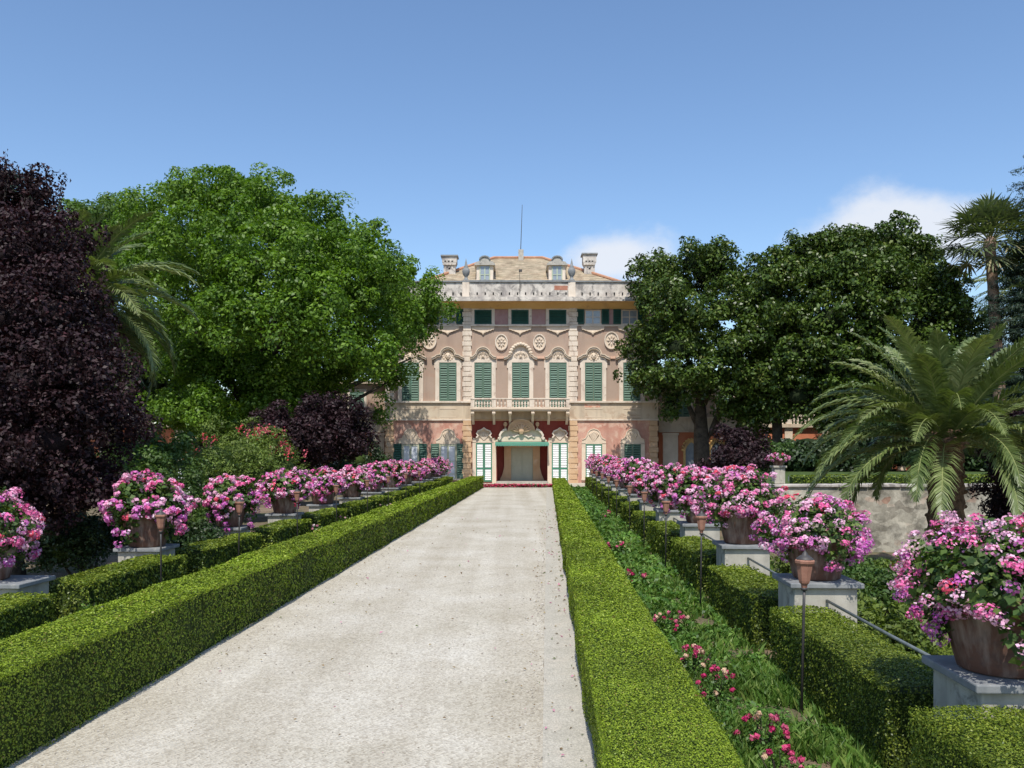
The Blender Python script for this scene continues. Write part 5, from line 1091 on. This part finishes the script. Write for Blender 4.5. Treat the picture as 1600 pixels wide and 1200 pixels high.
# ground-floor windows
def ogee(c, z_):  return [(c-13,691),(c-11,688),(c-12,684),(c-9,680.5),(c-11.3,677.5),(c-9,673.5),(c-4,671.8),(c,668.8),(c+4,671.8),(c+9,673.5),(c+11.3,677.5),(c+9,680.5),(c+12,684),(c+11,688),(c+13,691)]
for c in (756.3, 874.6):
    t = MB(); w_ = 12.6
    for s in (-1,1): t.box(fx(c+s*w_), fx(c+s*(w_+5.4)), YF-.10, YF-.021, 0, fz(691)); 
    t.box(fx(c-w_-5.4), fx(c+w_+5.4), YF-.10, YF-.021, fz(691.8), fz(689)); t.prism([(fx(c-18),fz(688.9)),(fx(c-17),fz(684)),(fx(c-12),fz(685)),(fx(c-9),fz(680)),(fx(c-9),fz(675)),(fx(c),fz(670)),(fx(c+9),fz(675)),(fx(c+9),fz(680)),(fx(c+12),fz(685)),(fx(c+17),fz(684)),(fx(c+18),fz(688.9))], YF-.085, YF-.021)
    o = t.build('window', M['cream'], villa); h = MB(); h.band([(fx(a),fz(b)) for a, b in ogee(c, 0)[2:-2]], .10, YF-.30, YF-.03)
    for k in range(-3,4): h.tube([(fx(c),YF-.10,fz(688)),(fx(c+k*2.4),YF-.13,fz(675.5+abs(k)*1.2))], [.03,.06], 6)
    h.build('hood_moulding', M['cream_pale'], o)
    for s in (-1,1): a, b = sorted((fx(c)+s*.01, fx(c+s*w_)-s*.01)); louvres(a, b, .10, fz(692.2), YF-.075, M['shutter_bright'], o, mid=fz(732), slat=M['white'], n=20)
def shell(c, par):
    t = MB(); p = [(c-19,692.5),(c-18,687),(c-13,684.5),(c-10.5,680),(c-9,675),(c-5.5,671.5),(c,670),(c+5.5,671.5),(c+9,675),(c+10.5,680),(c+13,684.5),(c+18,687),(c+19,692.5)]
    t.prism([(fx(a),fz(b)) for a, b in p], YF-.06, YF); t.band([(fx(a),fz(b)) for a, b in p[1:-1]], .06, YF-.11, YF-.01)
    for k in range(-3,4): t.tube([(fx(c+k*.5),YF-.05,fz(689)),(fx(c+k*2.3),YF-.09,fz(674.5+abs(k)*1.3))], [.025,.07], 6)
    t.build('shell_pediment', M['cream'], par)
for c, open_, kind in ((641.5,1,0),(700,1,0),(927.8,0,0),(988.3,0,1)):
    t = MB(); w_ = 13
    for s in (-1,1): t.box(fx(c+s*w_), fx(c+s*(w_+6)), YF-.07, YF, .3, fz(693)); 
    t.box(fx(c-w_-6), fx(c+w_+6), YF-.07, YF, fz(693.8), fz(692.6)) ; t.box(fx(c-w_-6.5), fx(c+w_+6.5), YF-.14, YF, .2, .3)
    o = t.build('window', M['cream'], villa); shell(c, o)
    if open_:
        g_ = MB(); g_.box(fx(c-w_), fx(c+w_), YF-.01, YF, .3, fz(694)); g_.build('pane', M['curtain'], o)
        b_ = MB()
        for a, b in ((-13,-10.6),(-1.5,1.5),(10.6,13)): b_.box(fx(c+a), fx(c+b), YF-.045, YF-.011, .3, fz(694))
        for z_ in (720, 740): b_.box(fx(c-10.5), fx(c-1.6), YF-.04, YF-.011, fz(z_+1), fz(z_)); b_.box(fx(c+1.6), fx(c+10.5), YF-.04, YF-.011, fz(z_+1), fz(z_))
        b_.box(fx(c-10.5), fx(c+10.5), YF-.043, YF-.0111, fz(697), fz(694.3)); b_.build('frame', surf('pale_olive_frame', [(.3,(.40,.42,.30)), (.7,(.5,.5,.38))], 3, .6, 0), o)
        for a, b in ((c-26.5,c-13.6),(c+13.6,c+25.5)): louvres(fx(a), fx(b), .32, fz(693.5), YF-.125, M['shutter'] if c > 660 else M['shutter_dark'], o)
    else:
        for s in (-1,1): a, b = sorted((fx(c)+s*.01, fx(c+s*w_)-s*.01)); louvres(a, b, .31, fz(694), YF-.06, M['shutter_bright'] if not kind else M['shutter'], o, slat=M['white'] if not kind else None, mid=fz(731))
# porch: recess with flared jambs, door, awning and scrolled pediment
m = MB(); yr = YF+1.5
m.box(PO_L+.002, PO_L+.03, YF-.015, yr, 0, PO_T-.002); m.box(PO_R-.03, PO_R-.002, YF-.015, yr, 0, PO_T-.002); m.box(PO_L+.031, PO_R-.031, yr-.03, yr, 0, PO_T-.002)
m.build('porch_lining', M['red'], villa)
m = MB()
for s in (-1,1):
    c = 816; p = [(17.5,755),(35,755),(35,750),(31,741),(28.5,730),(28.5,694.5),(17.5,694.5)]
    m.prism([(fx(c+s*a), fz(b)) for a, b in p], yr-.25, yr-.031)
m.box(fx(798.6), fx(833.4), yr-.25, yr-.031, fz(699), fz(694.6)); m.build('door_surround', M['quoin'], villa)
d_ = MB(); d_.box(fx(798.6), fx(833.4), yr-.12, yr-.032, .05, fz(699.1)); do = d_.build('door', M['door'], villa)
q = MB()
for s in (0,1):
    for zz in ((752,732),(730,716),(714,701)): x0 = fx(801+s*16.5); q.box(x0, x0+.62, yr-.135, yr-.1205, fz(zz[0]), fz(zz[1]))
q.box(fx(815.8), fx(816.2), yr-.15, yr-.1205, .05, fz(699.2)); q.build('door_panels', M['door'], do)
m = MB(); m.box(PO_L-.02, PO_R+.02, YF-.35, yr, .0065, .12); m.build('door_step', M['stone'], villa)
for s, a in ((-1,773.4),(1,857.5)): m = MB(); m.box(fx(a-2), fx(a+2), YF-.13, YF-.021, 0, fz(690)); m.build('jamb', M['cream'], villa)
aw = MB(); p = [(YF-.14, PZ(690.5,YF-.14)), (YF-1.0, PZ(692.6,YF-1)), (YF-1.0, PZ(693.0,YF-1)-.01), (YF-.14, PZ(690.5,YF-.14)-.03)]; aw.prism_x(p, fx(774), fx(856.5))
x = fx(774); zt = PZ(692.6, YF-1.0)
while x < fx(856.5)-.05: aw.prism([(x,zt),(x+.16,zt),(x+.16,zt-.14-.03*random.random()),(x+.08,zt-.21),(x,zt-.14)], YF-1.02, YF-1.0); x += .16
aw.build('awning', M['awning'], villa)
c = 814.5; m = MB()
m.prism([(fx(a),fz(b)) for a, b in ((c-40,690),(c-40,687.5),(c-34,686),(c-34,678),(c-29,672.5),(c-18,671),(c+18,671),(c+29,672.5),(c+34,678),(c+34,686),(c+40,687.5),(c+40,690))], YF-.16, YF-.021)
po = m.build('door_pediment', M['cream'], villa)
m = MB()
for s in (-1,1):
    m.band([(fx(c+s*a), fz(b)) for a, b in ((35,686.5),(32.5,684.5),(33.5,680),(31,675.5),(27,672),(23,671.2))], .14, YF-.40, YF-.10); m.lathe(fx(c+s*33.5), 0, [(.001,0),(.001,.001)], 4, -5) if 0 else None
    m.band([(fx(c+s*a), fz(b)) for a, b in ((20,684),(16,681),(11,683),(6,679.5),(0,680))], .09, YF-.25, YF-.10)
    m.blob((fx(c+s*34.2),YF-.25,fz(685.5)), (.13,.16,.13))
m.build('scrolls', M['cream_pale'], po)
m = MB(); m.prism([(fx(a),fz(b)) for a, b in [(c-22,672)]+[(c-19.5*cos(t_), 672-15.5*sin(t_)) for t_ in np.linspace(0, pi, 16)]+[(c+22,672)]], YF-.30, YF-.021)
m.band([(fx(c-20*cos(t_)), fz(672-16*sin(t_))) for t_ in np.linspace(-.1, pi+.1, 18)], .10, YF-.38, YF-.05); m.band([(fx(c-14*cos(t_)), fz(674-12*sin(t_))) for t_ in np.linspace(0, pi, 14)], .07, YF-.36, YF-.28)
for k in range(-4,5): a = pi/2+k*.33; m.tube([(fx(c),YF-.3,fz(676)),(fx(c+11*cos(a)),YF-.37,fz(675-9*sin(a))),(fx(c+16*cos(a)),YF-.33,fz(674-12*sin(a)))], [.03,.08,.05], 6)
m.blob((fx(c),YF-.36,fz(672)), (.22,.16,.34)); m.blob((fx(c-25),YF-.2,fz(663)), (.14,.12,.18)); m.blob((fx(c+25),YF-.2,fz(663)), (.14,.12,.18)); m.tube([(fx(c-25),YF-.12,fz(672)),(fx(c-25),YF-.12,fz(664))], .06, 6); m.tube([(fx(c+25),YF-.12,fz(672)),(fx(c+25),YF-.12,fz(664))], .06, 6)
m.build('carved_crest', M['quoin'], po)

# ------------------------------------------------------------------ wings
YW = YF+1.0; kw = F/YW
def wx(px): return PX(px, YW)
def wz(py): return PZ(py, YW)
def wing(side):
    """two-storey wing, then a one-storey arcade under a balustrade"""
    s = side; e = 1028 if s > 0 else 602; ox = (lambda d: e+s*d)
    w_ = empty('side_wing', (wx(ox(75)), YW, 0)); tag(w_, 'lower two storey wing joined to the %s end of the villa' % ('right' if s > 0 else 'left'), 'building', 'wings of the villa')
    def bx(m, d0, d1, y0, y1, p0, p1):
        a, b = sorted((wx(ox(d0)), wx(ox(d1)))); m.box(a, b, y0, y1, wz(p0), wz(p1))
    m = MB(); bx(m, 1, 150, YW, YW+11, 674, 600); m.build('upper_wall', M['stucco_up'], w_)
    m = MB(); bx(m, 1, 150, YW, YW+11, 757, 674.05); m.build('ground_floor_wall', M['orange_red'], w_)
    m = MB(); bx(m, .9, 150.3, YW-.08, YW, 673, 654); bx(m, .7, 150.6, YW-.2, YW, 675.5, 673.1); bx(m, .7, 150.6, YW-.2, YW, 654, 651.5); bx(m, .5, 151, YW-.45, YW+11.3, 600, 596); m.build('string_course', M['dado'], w_)
    for d0, d1 in ((7.5, 31) if s > 0 else (1.2, 21), (128, 148)):
        m = MB(); bx(m, d0, d1, YW-.12, YW, 757, 680); bx(m, d0-1, d1+1, YW-.20, YW, 680, 676.5); m.build('pilaster', M['cream'], w_)
    for d in ((38.5, 104, 136) if s > 0 else (44, 88, 130)):
        t = MB(); bx(t, d-15, d-11, YW-.08, YW, 651.4, 612); bx(t, d+11, d+15, YW-.08, YW, 651.4, 612); bx(t, d-15, d+15, YW-.10, YW, 612, 608); o = t.build('window', M['cream_pale'], w_)
        for q in (-1, 1): a, b = sorted((wx(ox(d))+q*.01, wx(ox(d+s*q*11))-q*.01)); louvres(a, b, wz(651.3), wz(612.2), YW-.07, M['shutter'], o)
    for d in ((52, 91, 115) if s > 0 else (36, 72, 106)):    # niche windows with knobbly arched surrounds
        c = ox(d); t = MB(); pts = [(wx(c-11),wz(742)),(wx(c-11),wz(703)),(wx(c-9),wz(697)),(wx(c-5),wz(692)),(wx(c),wz(689)),(wx(c+5),wz(692)),(wx(c+9),wz(697)),(wx(c+11),wz(703)),(wx(c+11),wz(742))]
        t.band(pts, .16, YW-.14, YW)
        for k in range(11): a = pi*k/10; t.blob((wx(c)+14/K*cos(a),YW-.08,wz(703)+17/K*sin(a)), (.11,.09,.11), 6, 4)
        o = t.build('niche_window', M['ochre'], w_); g_ = MB(); g_.prism(pts, YW-.02, YW); g_.build('pane', M['glass'], o)
    return w_
wing(1); wing(-1)
def arcade(side):
    s = side; x0 = wx(1180) if s > 0 else wx(450); x1 = x0+s*19; YA = YW+1.2; a, b = sorted((x0, x1)); t = empty('arcade_wing', ((a+b)/2, YA, 0))
    tag(t, 'low red arcaded building topped by a pale balustrade, %s' % ('far right behind the dark trees' if s > 0 else 'far left behind the palm'), 'building', 'wings of the villa')
    zt = PZ(668, YA); m = MB(); m.box(a, b, YA, YA+8, 0, zt); m.build('wall', M['orange_red'], t); m = MB(); m.box(a-.1, b+.1, YA-.3, YA+8.1, zt+.002, zt+.25); m.build('cornice', M['dado'], t)
    n_ = 7
    for k in range(n_+1): x = a+(b-a)*k/n_; m = MB(); m.box(x-.28, x+.28, YA-.12, YA, 0, zt); m.build('pilaster', M['cream'], t)
    for k in range(n_): x = a+(b-a)*(k+.5)/n_; q = MB(); q.prism([(x-.7,.05),(x+.7,.05),(x+.7,2.2)]+[(x+.7*cos(g2), 2.2+.7*sin(g2)) for g2 in np.linspace(.2, pi-.2, 8)]+[(x-.7,2.2)], YA-.02, YA); q.build('arched_opening', M['dark'], t)
    r_ = MB(); z0 = zt+.252; r_.box(a, b, YA-.2, YA, z0+.55, z0+.67)
    for k in range(n_+1): x = a+(b-a)*k/n_; r_.box(x-.2, x+.2, YA-.23, YA+.03, z0, z0+.70)
    r_.build('balustrade_rail', M['cream_pale'], t); bl = MB(); nb = int((b-a)/.27)
    for k in range(nb): bl.lathe(a+.13+.27*k, YA-.1, [(.06,0),(.04,.08),(.085,.2),(.04,.42),(.06,.549)], 6, z0)
    bl.build('balusters', M['cream_pale'], t)
arcade(1); arcade(-1)
